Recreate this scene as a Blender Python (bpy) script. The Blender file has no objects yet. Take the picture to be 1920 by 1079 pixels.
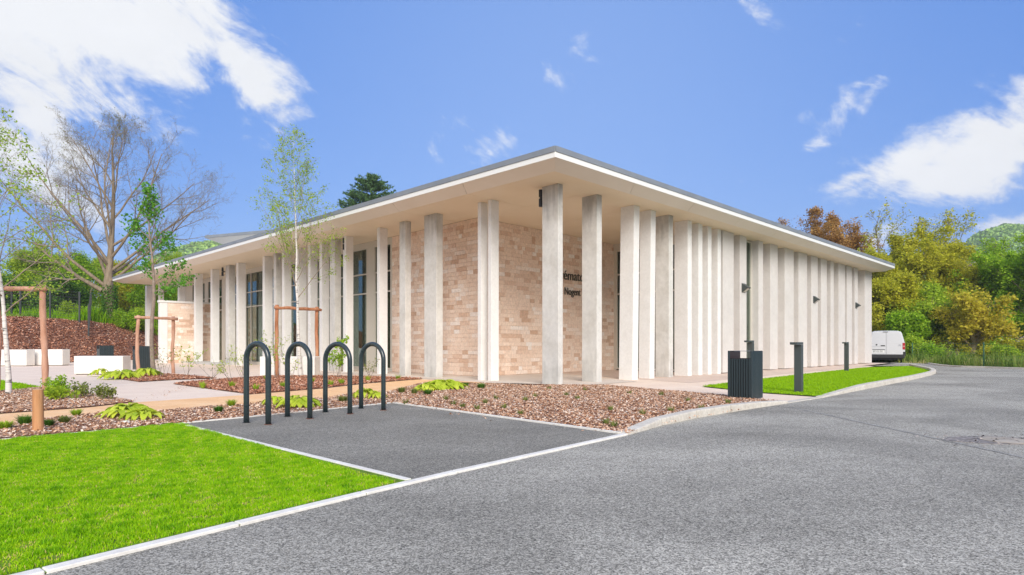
import bpy, bmesh, math, random
import numpy as np
from mathutils import Vector, Matrix

# ------------------------------------------------------------------ camera, sky, sun, exposure
scene = bpy.context.scene
EYE, FOC, CX, HZ = 1.05, 1145.0, 960.0, 648.0        # eye height, focal length and horizon of the survey
cam_d = bpy.data.cameras.new("camera")
cam = bpy.data.objects.new("camera", cam_d)
scene.collection.objects.link(cam)
cam.location = (0, 0, EYE)
cam.rotation_euler = (math.radians(90), 0, 0)
cam_d.sensor_width = 36.0
cam_d.lens = 36.0 * FOC / 1920.0
cam_d.shift_y = (HZ - 539.5) / 1920.0
cam_d.clip_start = 0.05
cam_d.clip_end = 6000
scene.camera = cam

SUN_EL, SUN_AZ = 31.0, 168.0                            # degrees; azimuth clockwise from +Y (behind the camera)
SKY_STRENGTH, SUN_STRENGTH, EXPOSURE = 0.15, 1.55, 1.3
world = bpy.data.worlds.new("World")
scene.world = world
world.use_nodes = True
sun_d = bpy.data.lights.new("sun", 'SUN')
sun_d.energy = SUN_STRENGTH
sun_d.angle = math.radians(32)
sun_d.color = (1.0, 0.95, 0.88)
sun = bpy.data.objects.new("sun", sun_d)
scene.collection.objects.link(sun)
_az, _el = math.radians(SUN_AZ), math.radians(SUN_EL)
_sd = Vector((math.sin(_az) * math.cos(_el), math.cos(_az) * math.cos(_el), math.sin(_el)))
sun.rotation_euler = _sd.to_track_quat('Z', 'Y').to_euler()
scene.view_settings.view_transform = 'Standard'
scene.view_settings.look = 'None'
scene.view_settings.gamma = 1.0
scene.view_settings.use_curve_mapping = False
scene.view_settings.exposure = EXPOSURE
scene.render.engine = 'CYCLES'
scene.cycles.max_bounces = 8
scene.cycles.diffuse_bounces = 6
scene.cycles.transparent_max_bounces = 12
scene.cycles.use_denoising = True


def build_world():
    nt = world.node_tree
    N, L = nt.nodes, nt.links
    N.clear()
    def m(op, a, b=None, c=None, clamp=False):
        n = N.new('ShaderNodeMath'); n.operation = op; n.use_clamp = clamp
        for i, v in enumerate((a, b, c)):
            if v is None: continue
            if isinstance(v, (int, float)): n.inputs[i].default_value = v
            else: L.new(v, n.inputs[i])
        return n.outputs[0]
    out = N.new('ShaderNodeOutputWorld')
    bg = N.new('ShaderNodeBackground'); bg.inputs['Strength'].default_value = SKY_STRENGTH
    sky = N.new('ShaderNodeTexSky'); sky.sky_type = 'NISHITA'
    sky.sun_disc = False
    sky.sun_elevation = math.radians(SUN_EL); sky.sun_rotation = math.radians(SUN_AZ)
    sky.air_density = 1.0; sky.dust_density = 0.3; sky.ozone_density = 2.2
    hs = N.new('ShaderNodeHueSaturation')
    hs.inputs['Saturation'].default_value = 1.08; hs.inputs['Value'].default_value = 1.0
    L.new(sky.outputs[0], hs.inputs['Color'])
    # thin bright veil high up evens the blue out, as on the day
    even = N.new('ShaderNodeMix'); even.data_type = 'RGBA'; even.inputs[0].default_value = 0.86
    L.new(hs.outputs[0], even.inputs[6]); even.inputs[7].default_value = (0.13, 0.55, 1.86, 1)
    tc = N.new('ShaderNodeTexCoord')
    sp = N.new('ShaderNodeSeparateXYZ'); L.new(tc.outputs['Generated'], sp.inputs[0])
    x, y, z = sp.outputs
    az = m('ARCTAN2', x, y)
    el = m('ARCSINE', z)
    # streaky fractal noise on the cloud layer (azimuth, elevation)
    def noise(sx, sy, rot, scale, detail, rough, dist=0.0, off=0.0):
        c = N.new('ShaderNodeCombineXYZ')
        ca, sa = math.cos(rot), math.sin(rot)
        u = m('ADD', m('MULTIPLY', az, ca), m('MULTIPLY', el, sa))
        v = m('SUBTRACT', m('MULTIPLY', el, ca), m('MULTIPLY', az, sa))
        L.new(m('MULTIPLY', u, sx), c.inputs[0]); L.new(m('MULTIPLY', v, sy), c.inputs[1]); c.inputs[2].default_value = off
        n = N.new('ShaderNodeTexNoise'); L.new(c.outputs[0], n.inputs['Vector'])
        n.inputs['Scale'].default_value = scale; n.inputs['Detail'].default_value = detail
        n.inputs['Roughness'].default_value = rough; n.inputs['Distortion'].default_value = dist
        return n.outputs['Fac']
    n1 = noise(1.0, 2.1, -0.5, 6.0, 12, 0.66, 0.35, 1.3)
    n2 = noise(1.0, 1.4, 0.3, 3.6, 12, 0.62, 0.2, 7.7)
    nn = m('ADD', m('MULTIPLY', n1, 0.6), m('MULTIPLY', n2, 0.4))
    def ae(px, py):
        dx, dz = (px - CX) / FOC, (HZ - py) / FOC
        return math.atan2(dx, 1.0), math.asin(dz / math.sqrt(dx * dx + dz * dz + 1))
    # cloud banks: position and half-sizes in degrees of arc, tilt, weight
    banks = [(60, 20, 15, 6.5, -0.15, 1.0), (290, 50, 10, 5.6, -0.2, 0.98), (460, 140, 6.5, 3.2, -0.5, 0.92),
             (70, 215, 9, 1.8, -0.75, 0.8), (150, 330, 8, 2.0, -0.8, 0.6), (20, 300, 8, 2.4, -0.6, 0.7),
             (1880, 255, 8.5, 3.4, 0.42, 1.0), (1700, 315, 6.0, 2.0, 0.3, 0.85), (1600, 340, 3.0, 1.0, 0.1, 0.8),
             (1900, 425, 6.0, 1.2, 0.2, 0.8), (1570, 215, 3.2, 1.4, 0.7, 0.43), (880, 285, 10.0, 2.6, -0.25, 0.47),
             (1425, 25, 3.6, 1.1, -0.9, 0.44), (305, 233, 2.0, 0.9, -0.3, 0.52), (1505, 225, 2.4, 1.2, 0.6, 0.42), (1525, 268, 2.2, 1.0, 0.5, 0.42), (1625, 195, 2.0, 1.1, 1.0, 0.42),
             (1065, 40, 2.6, 1.2, -0.8, 0.23), (1030, 140, 2.4, 0.9, -0.3, 0.15), (1385, 335, 3.0, 1.2, 0.2, 0.36), (520, 60, 5.0, 2.0, -0.4, 0.42), (1600, 60, 9.0, 3.0, 0.2, 0.05),
             (1680, 440, 5.0, 1.6, 0.2, 0.62)]
    acc = None
    for px, py, sx, sy, rot, w in banks:
        a0, e0 = ae(px, py)
        ca, sa = math.cos(rot), math.sin(rot)
        da = m('SUBTRACT', az, a0); de = m('SUBTRACT', el, e0)
        u = m('DIVIDE', m('ADD', m('MULTIPLY', da, ca), m('MULTIPLY', de, sa)), math.radians(sx))
        v = m('DIVIDE', m('SUBTRACT', m('MULTIPLY', de, ca), m('MULTIPLY', da, sa)), math.radians(sy))
        r2 = m('ADD', m('MULTIPLY', u, u), m('MULTIPLY', v, v))
        g = m('MULTIPLY', m('POWER', 2.0, m('MULTIPLY', r2, -1.0)), w)
        acc = g if acc is None else m('MAXIMUM', acc, g)
    # broad thin veil high in the middle of the view
    a0, e0 = ae(1080, 150)
    va = m('DIVIDE', m('SUBTRACT', az, a0), math.radians(25)); ve = m('DIVIDE', m('SUBTRACT', el, e0), math.radians(26))
    veil = m('MULTIPLY', m('POWER', 2.0, m('MULTIPLY', m('ADD', m('MULTIPLY', va, va), m('MULTIPLY', ve, ve)), -1.0)), 0.26)
    # scattered clouds over the unseen dome, made stronger behind to light the facades
    c3 = N.new('ShaderNodeTexNoise'); L.new(tc.outputs['Generated'], c3.inputs['Vector'])
    c3.inputs['Scale'].default_value = 2.1; c3.inputs['Detail'].default_value = 6
    behind = m('MULTIPLY', m('SUBTRACT', 0.45, y, clamp=True), 1.8, clamp=True)
    acc = m('MAXIMUM', acc, m('MULTIPLY', m('MULTIPLY', c3.outputs['Fac'], behind), 1.45))
    dens = m('ADD', acc, m('MULTIPLY', m('SUBTRACT', nn, 0.5), 3.3))
    mr = N.new('ShaderNodeMapRange'); mr.interpolation_type = 'SMOOTHSTEP'
    mr.inputs['From Min'].default_value = 0.36; mr.inputs['From Max'].default_value = 0.80
    L.new(dens, mr.inputs['Value'])
    alpha = m('MULTIPLY', mr.outputs[0], m('MULTIPLY', m('ADD', el, 0.02), 14.0, clamp=True))
    thin = N.new('ShaderNodeMapRange')
    thin.inputs['From Min'].default_value = 0.25; thin.inputs['From Max'].default_value = 1.0
    thin.inputs['To Min'].default_value = 0.86; thin.inputs['To Max'].default_value = 1.06
    L.new(n2, thin.inputs['Value'])
    cc = N.new('ShaderNodeVectorMath'); cc.operation = 'SCALE'
    cc.inputs[0].default_value = (2.75, 2.8, 2.9)
    L.new(thin.outputs[0], cc.inputs['Scale'])
    vmx = N.new('ShaderNodeMix'); vmx.data_type = 'RGBA'; vmx.inputs[7].default_value = (1.65, 2.15, 3.0, 1)
    L.new(veil, vmx.inputs[0]); L.new(even.outputs[2], vmx.inputs[6])
    mix = N.new('ShaderNodeMix'); mix.data_type = 'RGBA'
    L.new(alpha, mix.inputs[0]); L.new(vmx.outputs[2], mix.inputs[6]); L.new(cc.outputs[0], mix.inputs[7])
    L.new(mix.outputs[2], bg.inputs['Color'])
    L.new(bg.outputs[0], out.inputs[0])
build_world()

# ------------------------------------------------------------------ helpers
rng = np.random.default_rng(7)
random.seed(7)
COL = scene.collection
RD = np.array([0.7105, 0.7037]); LD = np.array([-0.7040, 0.7102])    # the two facade directions on the ground

def W(u, v, z=0.0):
    """building coordinates -> world"""
    p = u * RD + v * LD
    return (float(p[0]), float(p[1]), float(z))

def G(px, py, z=0.0):
    """ground point surveyed through the photograph"""
    Y = FOC * (EYE - z) / (py - HZ)
    return ((px - CX) / FOC * Y, Y)

def K(px, Y):
    return (px - CX) / FOC * Y

def u_on_v(px, v):
    r = (px - CX) / FOC
    Y = v / (r * LD[0] + LD[1])
    return (r * RD[0] + RD[1]) * Y

def v_on_u(px, u):
    r = (px - CX) / FOC
    Y = u / (r * RD[0] + RD[1])
    return (r * LD[0] + LD[1]) * Y

def link(o, parent=None):
    COL.objects.link(o)
    if parent is not None: o.parent = parent
    return o

def tag(o, label=None, cat=None, group=None, kind=None):
    if label: o['label'] = label
    if cat: o['category'] = cat
    if group: o['group'] = group
    if kind: o['kind'] = kind
    return o

def thing(name, label, cat, loc=(0, 0, 0), rz=0.0, group=None):
    o = bpy.data.objects.new(name, None)
    o.empty_display_size = 0.2
    link(o); o.location = loc; o.rotation_euler = (0, 0, rz)
    return tag(o, label, cat, group)

def mesh_np(name, V, F, mat, parent=None, smooth=False, tone=None, nv=None):
    """mesh object from arrays; F is (n,k)"""
    V = np.asarray(V, dtype=np.float32); F = np.asarray(F, dtype=np.int32)
    me = bpy.data.meshes.new(name)
    n, k = F.shape
    me.vertices.add(len(V)); me.vertices.foreach_set('co', V.ravel())
    me.loops.add(n * k); me.loops.foreach_set('vertex_index', F.ravel())
    me.polygons.add(n)
    me.polygons.foreach_set('loop_start', np.arange(0, n * k, k, dtype=np.int32))
    me.polygons.foreach_set('loop_total', np.full(n, k, dtype=np.int32))
    if smooth: me.polygons.foreach_set('use_smooth', np.ones(n, dtype=bool))
    me.update(calc_edges=True)
    if tone is not None:
        a = me.attributes.new('tone', 'FLOAT', 'FACE')
        a.data.foreach_set('value', np.asarray(tone, dtype=np.float32))
    me.materials.append(mat)
    return link(bpy.data.objects.new(name, me), parent)

class MB:
    """collects shapes into one mesh"""
    def __init__(s): s.v = []; s.f = []
    def add(s, vs, fs):
        b = len(s.v); s.v += [tuple(p) for p in vs]; s.f += [tuple(i + b for i in f) for f in fs]; return s
    def box(s, x0, x1, y0, y1, z0, z1):
        return s.hexa([(x0, y0), (x1, y0), (x1, y1), (x0, y1)], z0, z1)
    def hexa(s, q, z0, z1, top=None):
        """prism over ground polygon q (ccw)"""
        n = len(q); t = top or q
        vs = [(p[0], p[1], z0) for p in q] + [(p[0], p[1], z1) for p in t]
        fs = [tuple(range(n - 1, -1, -1)), tuple(range(n, 2 * n))]
        fs += [(i, (i + 1) % n, n + (i + 1) % n, n + i) for i in range(n)]
        return s.add(vs, fs)
    def uv(s, u0, u1, v0, v1, z0, z1, lean=(0, 0)):
        q = [W(u0, v0)[:2], W(u1, v0)[:2], W(u1, v1)[:2], W(u0, v1)[:2]]
        t = [W(u0 + lean[0], v0 + lean[1])[:2], W(u1 + lean[0], v0 + lean[1])[:2],
             W(u1 + lean[0], v1 + lean[1])[:2], W(u0 + lean[0], v1 + lean[1])[:2]]
        return s.hexa(q, z0, z1, t)
    def tube(s, pts, rad, n=8, cap=True):
        V, F = tube_np(np.array(pts, float), np.array(rad if hasattr(rad, '__len__') else [rad] * len(pts), float), n)
        b = len(s.v); s.v += [tuple(p) for p in V]; s.f += [tuple(int(i) + b for i in f) for f in F]
        if cap:
            s.f.append(tuple(b + i for i in range(n - 1, -1, -1)))
            e = b + len(V) - n
            s.f.append(tuple(e + i for i in range(n)))
        return s
    def build(s, name, mat, parent=None, bevel=0.0, smooth=False, seg=2):
        me = bpy.data.meshes.new(name)
        me.from_pydata(s.v, [], s.f); me.update()
        bm = bmesh.new(); bm.from_mesh(me)
        bmesh.ops.recalc_face_normals(bm, faces=bm.faces)
        if bevel:
            es = [e for e in bm.edges if e.is_manifold and e.calc_face_angle(0) > 0.5]
            bmesh.ops.bevel(bm, geom=es, offset=bevel, segments=seg, profile=0.6, affect='EDGES', clamp_overlap=True)
        bm.to_mesh(me); bm.free()
        if smooth:
            for p in me.polygons: p.use_smooth = True
        me.materials.append(mat)
        return link(bpy.data.objects.new(name, me), parent)

def tube_np(P, R, n):
    k = len(P)
    T = np.zeros_like(P); T[1:-1] = P[2:] - P[:-2]; T[0] = P[1] - P[0]; T[-1] = P[-1] - P[-2]
    T /= np.linalg.norm(T, axis=1)[:, None] + 1e-9
    ref = np.array([0.31, 0.95, 0.05]) if abs(T[0][2]) > 0.6 else np.array([0.02, 0.1, 1.0])
    A = np.cross(T, ref); A /= np.linalg.norm(A, axis=1)[:, None] + 1e-9
    B = np.cross(T, A)
    ang = np.linspace(0, 2 * math.pi, n, endpoint=False)
    V = P[:, None, :] + R[:, None, None] * (A[:, None, :] * np.cos(ang)[None, :, None] + B[:, None, :] * np.sin(ang)[None, :, None])
    V = V.reshape(-1, 3)
    i = np.arange(k - 1)[:, None] * n; j = np.arange(n)[None, :]; j2 = (j + 1) % n
    F = np.stack([i + j, i + j2, i + n + j2, i + n + j], axis=-1).reshape(-1, 4)
    return V, F

def sheet(name, poly, z, mat, kind='structure', parent=None, label=None):
    me = bpy.data.meshes.new(name)
    me.from_pydata([(p[0], p[1], z) for p in poly], [], [tuple(range(len(poly)))]); me.update()
    bm = bmesh.new(); bm.from_mesh(me)
    bmesh.ops.recalc_face_normals(bm, faces=bm.faces)
    for f in bm.faces:
        if f.normal.z < 0: f.normal_flip()
    bmesh.ops.triangulate(bm, faces=bm.faces)
    bm.to_mesh(me); bm.free()
    me.materials.append(mat)
    o = link(bpy.data.objects.new(name, me), parent)
    if kind: o['kind'] = kind
    if label: o['label'] = label
    return o

def inside(P, poly):
    x, y = P[:, 0], P[:, 1]; c = np.zeros(len(P), bool)
    n = len(poly)
    for i in range(n):
        x1, y1 = poly[i]; x2, y2 = poly[(i + 1) % n]
        if y1 == y2: continue
        t = ((y1 > y) != (y2 > y)) & (x < (x2 - x1) * (y - y1) / (y2 - y1) + x1)
        c ^= t
    return c

def scatter(poly, n):
    a = np.array(poly); lo, hi = a.min(0), a.max(0)
    out = []; got = 0
    while got < n:
        P = rng.uniform(lo, hi, (n * 2, 2)); P = P[inside(P, poly)]
        out.append(P); got += len(P)
        if len(P) == 0: break
    return np.concatenate(out)[:n]

# ------------------------------------------------------------------ materials
def mat_new(name):
    m = bpy.data.materials.new(name); m.use_nodes = True
    nt = m.node_tree; b = nt.nodes['Principled BSDF']
    return m, nt, b

def ramp(nt, stops):
    r = nt.nodes.new('ShaderNodeValToRGB')
    el = r.color_ramp.elements
    while len(el) < len(stops): el.new(0.5)
    for e, (p, c) in zip(el, stops):
        e.position = p; e.color = (*c, 1)
    return r

def noisy(name, stops, scale=8.0, detail=6, rough=0.85, bump=0.2, bscale=None, bdist=0.01, second=None, spec=0.3, rgh=0.55, metallic=0.0, stretch=None):
    """material whose colour runs through a ramp on fractal noise, with fine relief"""
    m, nt, b = mat_new(name)
    N, L = nt.nodes, nt.links
    tc = N.new('ShaderNodeTexCoord')
    src = tc.outputs['Object']
    if stretch:
        mp = N.new('ShaderNodeMapping'); mp.inputs['Scale'].default_value = stretch
        L.new(src, mp.inputs[0]); src = mp.outputs[0]
    n = N.new('ShaderNodeTexNoise'); L.new(src, n.inputs['Vector'])
    n.inputs['Scale'].default_value = scale; n.inputs['Detail'].default_value = detail; n.inputs['Roughness'].default_value = rgh
    r = ramp(nt, stops); L.new(n.outputs['Fac'], r.inputs[0])
    col = r.outputs[0]
    if second:
        sc, lo, hi, amt = second
        n2 = N.new('ShaderNodeTexNoise'); L.new(src, n2.inputs['Vector'])
        n2.inputs['Scale'].default_value = sc; n2.inputs['Detail'].default_value = 5
        mr = N.new('ShaderNodeMapRange'); mr.inputs['From Min'].default_value = 0.3; mr.inputs['From Max'].default_value = 0.7
        mr.inputs['To Min'].default_value = lo; mr.inputs['To Max'].default_value = hi
        L.new(n2.outputs['Fac'], mr.inputs['Value'])
        vm = N.new('ShaderNodeVectorMath'); vm.operation = 'SCALE'
        L.new(col, vm.inputs[0]); L.new(mr.outputs[0], vm.inputs['Scale']); col = vm.outputs[0]
    L.new(col, b.inputs['Base Color'])
    b.inputs['Roughness'].default_value = rough
    b.inputs['Specular IOR Level'].default_value = spec
    b.inputs['Metallic'].default_value = metallic
    if bump:
        n3 = N.new('ShaderNodeTexNoise'); L.new(src, n3.inputs['Vector'])
        n3.inputs['Scale'].default_value = bscale or scale * 4; n3.inputs['Detail'].default_value = 6
        bp = N.new('ShaderNodeBump'); bp.inputs['Strength'].default_value = bump; bp.inputs['Distance'].default_value = bdist
        L.new(n3.outputs['Fac'], bp.inputs['Height']); L.new(bp.outputs[0], b.inputs['Normal'])
    return m

def plain(name, c, rough=0.5, spec=0.5, metallic=0.0, coat=0.0):
    m, nt, b = mat_new(name)
    b.inputs['Base Color'].default_value = (*c, 1); b.inputs['Roughness'].default_value = rough
    b.inputs['Specular IOR Level'].default_value = spec; b.inputs['Metallic'].default_value = metallic
    b.inputs['Coat Weight'].default_value = coat
    n = nt.nodes.new('ShaderNodeTexNoise'); n.inputs['Scale'].default_value = 25; n.inputs['Detail'].default_value = 5
    tc = nt.nodes.new('ShaderNodeTexCoord'); nt.links.new(tc.outputs['Object'], n.inputs['Vector'])
    mr = nt.nodes.new('ShaderNodeMapRange'); mr.inputs['To Min'].default_value = rough * 0.8; mr.inputs['To Max'].default_value = min(1, rough * 1.25)
    nt.links.new(n.outputs['Fac'], mr.inputs['Value']); nt.links.new(mr.outputs[0], b.inputs['Roughness'])
    return m

def darken_ends(m):  # ragged darker tone towards the column head, dirt stain at the foot
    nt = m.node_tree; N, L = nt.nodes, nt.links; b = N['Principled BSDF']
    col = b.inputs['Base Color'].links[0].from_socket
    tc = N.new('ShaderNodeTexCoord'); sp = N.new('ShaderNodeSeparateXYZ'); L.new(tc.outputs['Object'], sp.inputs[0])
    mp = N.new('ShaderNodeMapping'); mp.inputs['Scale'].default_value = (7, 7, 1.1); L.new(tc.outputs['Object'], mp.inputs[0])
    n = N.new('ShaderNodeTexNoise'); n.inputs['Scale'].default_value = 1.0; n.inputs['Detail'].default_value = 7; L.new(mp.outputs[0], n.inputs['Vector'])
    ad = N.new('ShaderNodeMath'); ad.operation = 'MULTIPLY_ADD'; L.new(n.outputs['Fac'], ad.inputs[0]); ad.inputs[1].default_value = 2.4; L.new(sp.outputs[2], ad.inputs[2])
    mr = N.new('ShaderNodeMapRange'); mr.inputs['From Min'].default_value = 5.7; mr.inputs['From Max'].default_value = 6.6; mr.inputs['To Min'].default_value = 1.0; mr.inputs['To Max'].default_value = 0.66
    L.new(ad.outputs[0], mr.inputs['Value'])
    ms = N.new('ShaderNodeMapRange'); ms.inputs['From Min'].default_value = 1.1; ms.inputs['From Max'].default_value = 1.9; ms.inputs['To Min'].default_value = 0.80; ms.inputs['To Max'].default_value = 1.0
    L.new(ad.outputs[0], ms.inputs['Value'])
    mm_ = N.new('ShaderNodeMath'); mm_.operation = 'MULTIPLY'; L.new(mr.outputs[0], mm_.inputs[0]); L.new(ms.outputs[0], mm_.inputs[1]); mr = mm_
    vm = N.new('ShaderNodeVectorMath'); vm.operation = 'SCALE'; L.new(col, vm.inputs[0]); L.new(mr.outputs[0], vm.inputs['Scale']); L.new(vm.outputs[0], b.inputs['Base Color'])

def toned(name, stops, rough=0.8, translucent=0.0, obj_random=False, grain=0.0, gscale=30, spec=0.2):
    """material coloured by the per-piece attribute 'tone' (or the object's own random number)"""
    m, nt, b = mat_new(name)
    N, L = nt.nodes, nt.links
    if obj_random:
        a = N.new('ShaderNodeObjectInfo'); src = a.outputs['Random']
    else:
        a = N.new('ShaderNodeAttribute'); a.attribute_name = 'tone'; src = a.outputs['Fac']
    r = ramp(nt, stops); L.new(src, r.inputs[0]); col = r.outputs[0]
    if grain:
        tc = N.new('ShaderNodeTexCoord'); g = N.new('ShaderNodeNewGeometry')
        n = N.new('ShaderNodeTexNoise'); n.inputs['Scale'].default_value = gscale; n.inputs['Detail'].default_value = 6
        L.new(g.outputs['Position'], n.inputs['Vector'])
        mr = N.new('ShaderNodeMapRange'); mr.inputs['From Min'].default_value = 0.3; mr.inputs['From Max'].default_value = 0.7
        mr.inputs['To Min'].default_value = 1 - grain; mr.inputs['To Max'].default_value = 1 + grain
        L.new(n.outputs['Fac'], mr.inputs['Value'])
        vm = N.new('ShaderNodeVectorMath'); vm.operation = 'SCALE'
        L.new(col, vm.inputs[0]); L.new(mr.outputs[0], vm.inputs['Scale']); col = vm.outputs[0]
        bp = N.new('ShaderNodeBump'); bp.inputs['Strength'].default_value = 0.5; bp.inputs['Distance'].default_value = 0.012
        L.new(n.outputs['Fac'], bp.inputs['Height']); L.new(bp.outputs[0], b.inputs['Normal'])
    L.new(col, b.inputs['Base Color'])
    b.inputs['Roughness'].default_value = rough; b.inputs['Specular IOR Level'].default_value = spec
    if translucent:
        t = N.new('ShaderNodeBsdfTranslucent'); L.new(col, t.inputs['Color'])
        mx = N.new('ShaderNodeMixShader'); mx.inputs[0].default_value = translucent
        out = N['Material Output']
        L.new(b.outputs[0], mx.inputs[1]); L.new(t.outputs[0], mx.inputs[2]); L.new(mx.outputs[0], out.inputs[0])
    return m

def asphalt_mat(name, c0, c1, patch=(0.85, 1.2), pscale=0.5):
    m, nt, b = mat_new(name)
    N, L = nt.nodes, nt.links
    tc = N.new('ShaderNodeTexCoord')
    v = N.new('ShaderNodeTexVoronoi'); v.inputs['Scale'].default_value = 150; L.new(tc.outputs['Object'], v.inputs['Vector'])
    v2 = N.new('ShaderNodeTexVoronoi'); v2.inputs['Scale'].default_value = 75; L.new(tc.outputs['Object'], v2.inputs['Vector'])
    s1 = N.new('ShaderNodeSeparateColor'); L.new(v.outputs['Color'], s1.inputs[0])
    s2 = N.new('ShaderNodeSeparateColor'); L.new(v2.outputs['Color'], s2.inputs[0])
    ad = N.new('ShaderNodeMath'); ad.operation = 'MULTIPLY_ADD'; L.new(s1.outputs[0], ad.inputs[0]); ad.inputs[1].default_value = 0.68
    a2 = N.new('ShaderNodeMath'); a2.operation = 'MULTIPLY'; L.new(s2.outputs[0], a2.inputs[0]); a2.inputs[1].default_value = 0.32
    L.new(a2.outputs[0], ad.inputs[2])
    mid = tuple((a + b_) / 2 * 0.95 for a, b_ in zip(c0, c1))
    r = ramp(nt, [(0.1, c0), (0.55, mid), (0.95, c1)]); L.new(ad.outputs[0], r.inputs[0])
    # worn and dusty patches, drawn out along the driving direction
    mp = N.new('ShaderNodeMapping'); mp.inputs['Rotation'].default_value = (0, 0, math.radians(-45)); mp.inputs['Scale'].default_value = (0.75, 1.1, 1)
    L.new(tc.outputs['Object'], mp.inputs[0])
    n = N.new('ShaderNodeTexNoise'); n.inputs['Scale'].default_value = pscale; n.inputs['Detail'].default_value = 8; n.inputs['Roughness'].default_value = 0.62
    n.inputs['Distortion'].default_value = 0.5
    L.new(mp.outputs[0], n.inputs['Vector'])
    mr = N.new('ShaderNodeMapRange'); mr.inputs['From Min'].default_value = 0.32; mr.inputs['From Max'].default_value = 0.7
    mr.inputs['To Min'].default_value = patch[0]; mr.inputs['To Max'].default_value = patch[1]
    L.new(n.outputs['Fac'], mr.inputs['Value'])
    vm = N.new('ShaderNodeVectorMath'); vm.operation = 'SCALE'; L.new(r.outputs[0], vm.inputs[0]); L.new(mr.outputs[0], vm.inputs['Scale'])
    L.new(vm.outputs[0], b.inputs['Base Color'])
    b.inputs['Roughness'].default_value = 0.9; b.inputs['Specular IOR Level'].default_value = 0.25
    bp = N.new('ShaderNodeBump'); bp.inputs['Strength'].default_value = 0.6; bp.inputs['Distance'].default_value = 0.006
    L.new(ad.outputs[0], bp.inputs['Height']); L.new(bp.outputs[0], b.inputs['Normal'])
    return m

def glass_mat():
    m, nt, b = mat_new('window_glass')
    N, L = nt.nodes, nt.links
    out = N['Material Output']
    tr = N.new('ShaderNodeBsdfTransparent'); tr.inputs[0].default_value = (0.62, 0.68, 0.62, 1)
    gl = N.new('ShaderNodeBsdfGlossy'); gl.inputs['Roughness'].default_value = 0.02; gl.inputs[0].default_value = (0.9, 0.95, 0.95, 1)
    fr = N.new('ShaderNodeFresnel'); fr.inputs[0].default_value = 1.55
    ad = N.new('ShaderNodeMath'); ad.operation = 'MULTIPLY_ADD'; L.new(fr.outputs[0], ad.inputs[0]); ad.inputs[1].default_value = 0.65; ad.inputs[2].default_value = 0.02
    mx = N.new('ShaderNodeMixShader'); L.new(ad.outputs[0], mx.inputs[0]); L.new(tr.outputs[0], mx.inputs[1]); L.new(gl.outputs[0], mx.inputs[2])
    L.new(mx.outputs[0], out.inputs[0])
    return m

M = {}
M['white_concrete'] = noisy('white_concrete', [(0.3, (0.745, 0.725, 0.69)), (0.7, (0.80, 0.785, 0.755))], scale=3.0, bump=0.15, bscale=60, bdist=0.004, second=(14, 0.95, 1.03, 1))
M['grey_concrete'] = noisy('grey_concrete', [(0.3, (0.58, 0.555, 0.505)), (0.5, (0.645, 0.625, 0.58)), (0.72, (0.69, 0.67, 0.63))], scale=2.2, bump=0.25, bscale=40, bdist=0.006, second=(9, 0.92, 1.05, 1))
darken_ends(M['grey_concrete'])
M['pleat_concrete'] = noisy('pleat_concrete', [(0.3, (0.60, 0.56, 0.525)), (0.7, (0.655, 0.62, 0.585))], scale=1.4, bump=0.15, bscale=70, bdist=0.004, second=(8, 0.96, 1.03, 1))
M['soffit'] = noisy('soffit_board', [(0.3, (0.80, 0.67, 0.49)), (0.7, (0.84, 0.72, 0.55))], scale=0.9, bump=0.04, bscale=20, rough=0.5, spec=0.4)
M['soffit_edge'] = noisy('soffit_edge_board', [(0.3, (0.78, 0.70, 0.60)), (0.7, (0.82, 0.75, 0.66))], scale=0.9, bump=0.04, bscale=20, rough=0.5, spec=0.4)
M['drip'] = plain('white_metal_edge', (0.80, 0.79, 0.75), 0.4)
M['zinc'] = noisy('grey_roof_metal', [(0.3, (0.19, 0.21, 0.235)), (0.7, (0.24, 0.26, 0.285))], scale=1.5, bump=0.03, rough=0.5, spec=0.5)
M['zinc_top'] = noisy('pale_roof_sheet', [(0.3, (0.36, 0.38, 0.40)), (0.7, (0.44, 0.46, 0.48))], scale=1.5, bump=0.03, rough=0.5, spec=0.5)
STONE = [(0.0, (0.62, 0.42, 0.30)), (0.12, (0.72, 0.52, 0.395)), (0.24, (0.80, 0.62, 0.495)), (0.78, (0.84, 0.675, 0.55)), (0.9, (0.87, 0.74, 0.64)), (1.0, (0.89, 0.81, 0.74))]
M['stone'] = toned('sandstone_block', STONE, rough=0.9, obj_random=True, grain=0.12, gscale=14)
M['stone_mass'] = toned('sandstone_course', STONE, rough=0.9, grain=0.12, gscale=14)
M['mortar'] = noisy('stone_joint', [(0.3, (0.64, 0.47, 0.36)), (0.7, (0.70, 0.52, 0.41))], scale=20, bump=0.2)
M['frame'] = plain('cream_window_frame', (0.62, 0.58, 0.50), 0.4)
M['glass'] = glass_mat()
M['curtain'] = noisy('interior_blind', [(0.3, (0.26, 0.28, 0.21)), (0.7, (0.30, 0.325, 0.245))], scale=3, bump=0, stretch=(6, 6, 0.3))
M['slot_blind'] = plain('olive_slot_panel', (0.10, 0.11, 0.08), 0.6)
M['interior'] = plain('interior_wall', (0.30, 0.27, 0.23), 0.8)
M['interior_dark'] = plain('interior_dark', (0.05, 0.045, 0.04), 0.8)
M['black'] = plain('black_metal', (0.012, 0.012, 0.013), 0.4)
M['lens'] = plain('lamp_lens', (0.55, 0.52, 0.46), 0.25)
M['slate'] = plain('dark_green_grey_paint', (0.022, 0.036, 0.040), 0.28, coat=0.25)
M['bin'] = plain('dark_slate_powder_coat', (0.026, 0.042, 0.047), 0.35)
M['bin_in'] = plain('bin_lining', (0.035, 0.022, 0.020), 0.5)
M['anth'] = plain('anthracite_coat', (0.058, 0.070, 0.068), 0.45)
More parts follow.
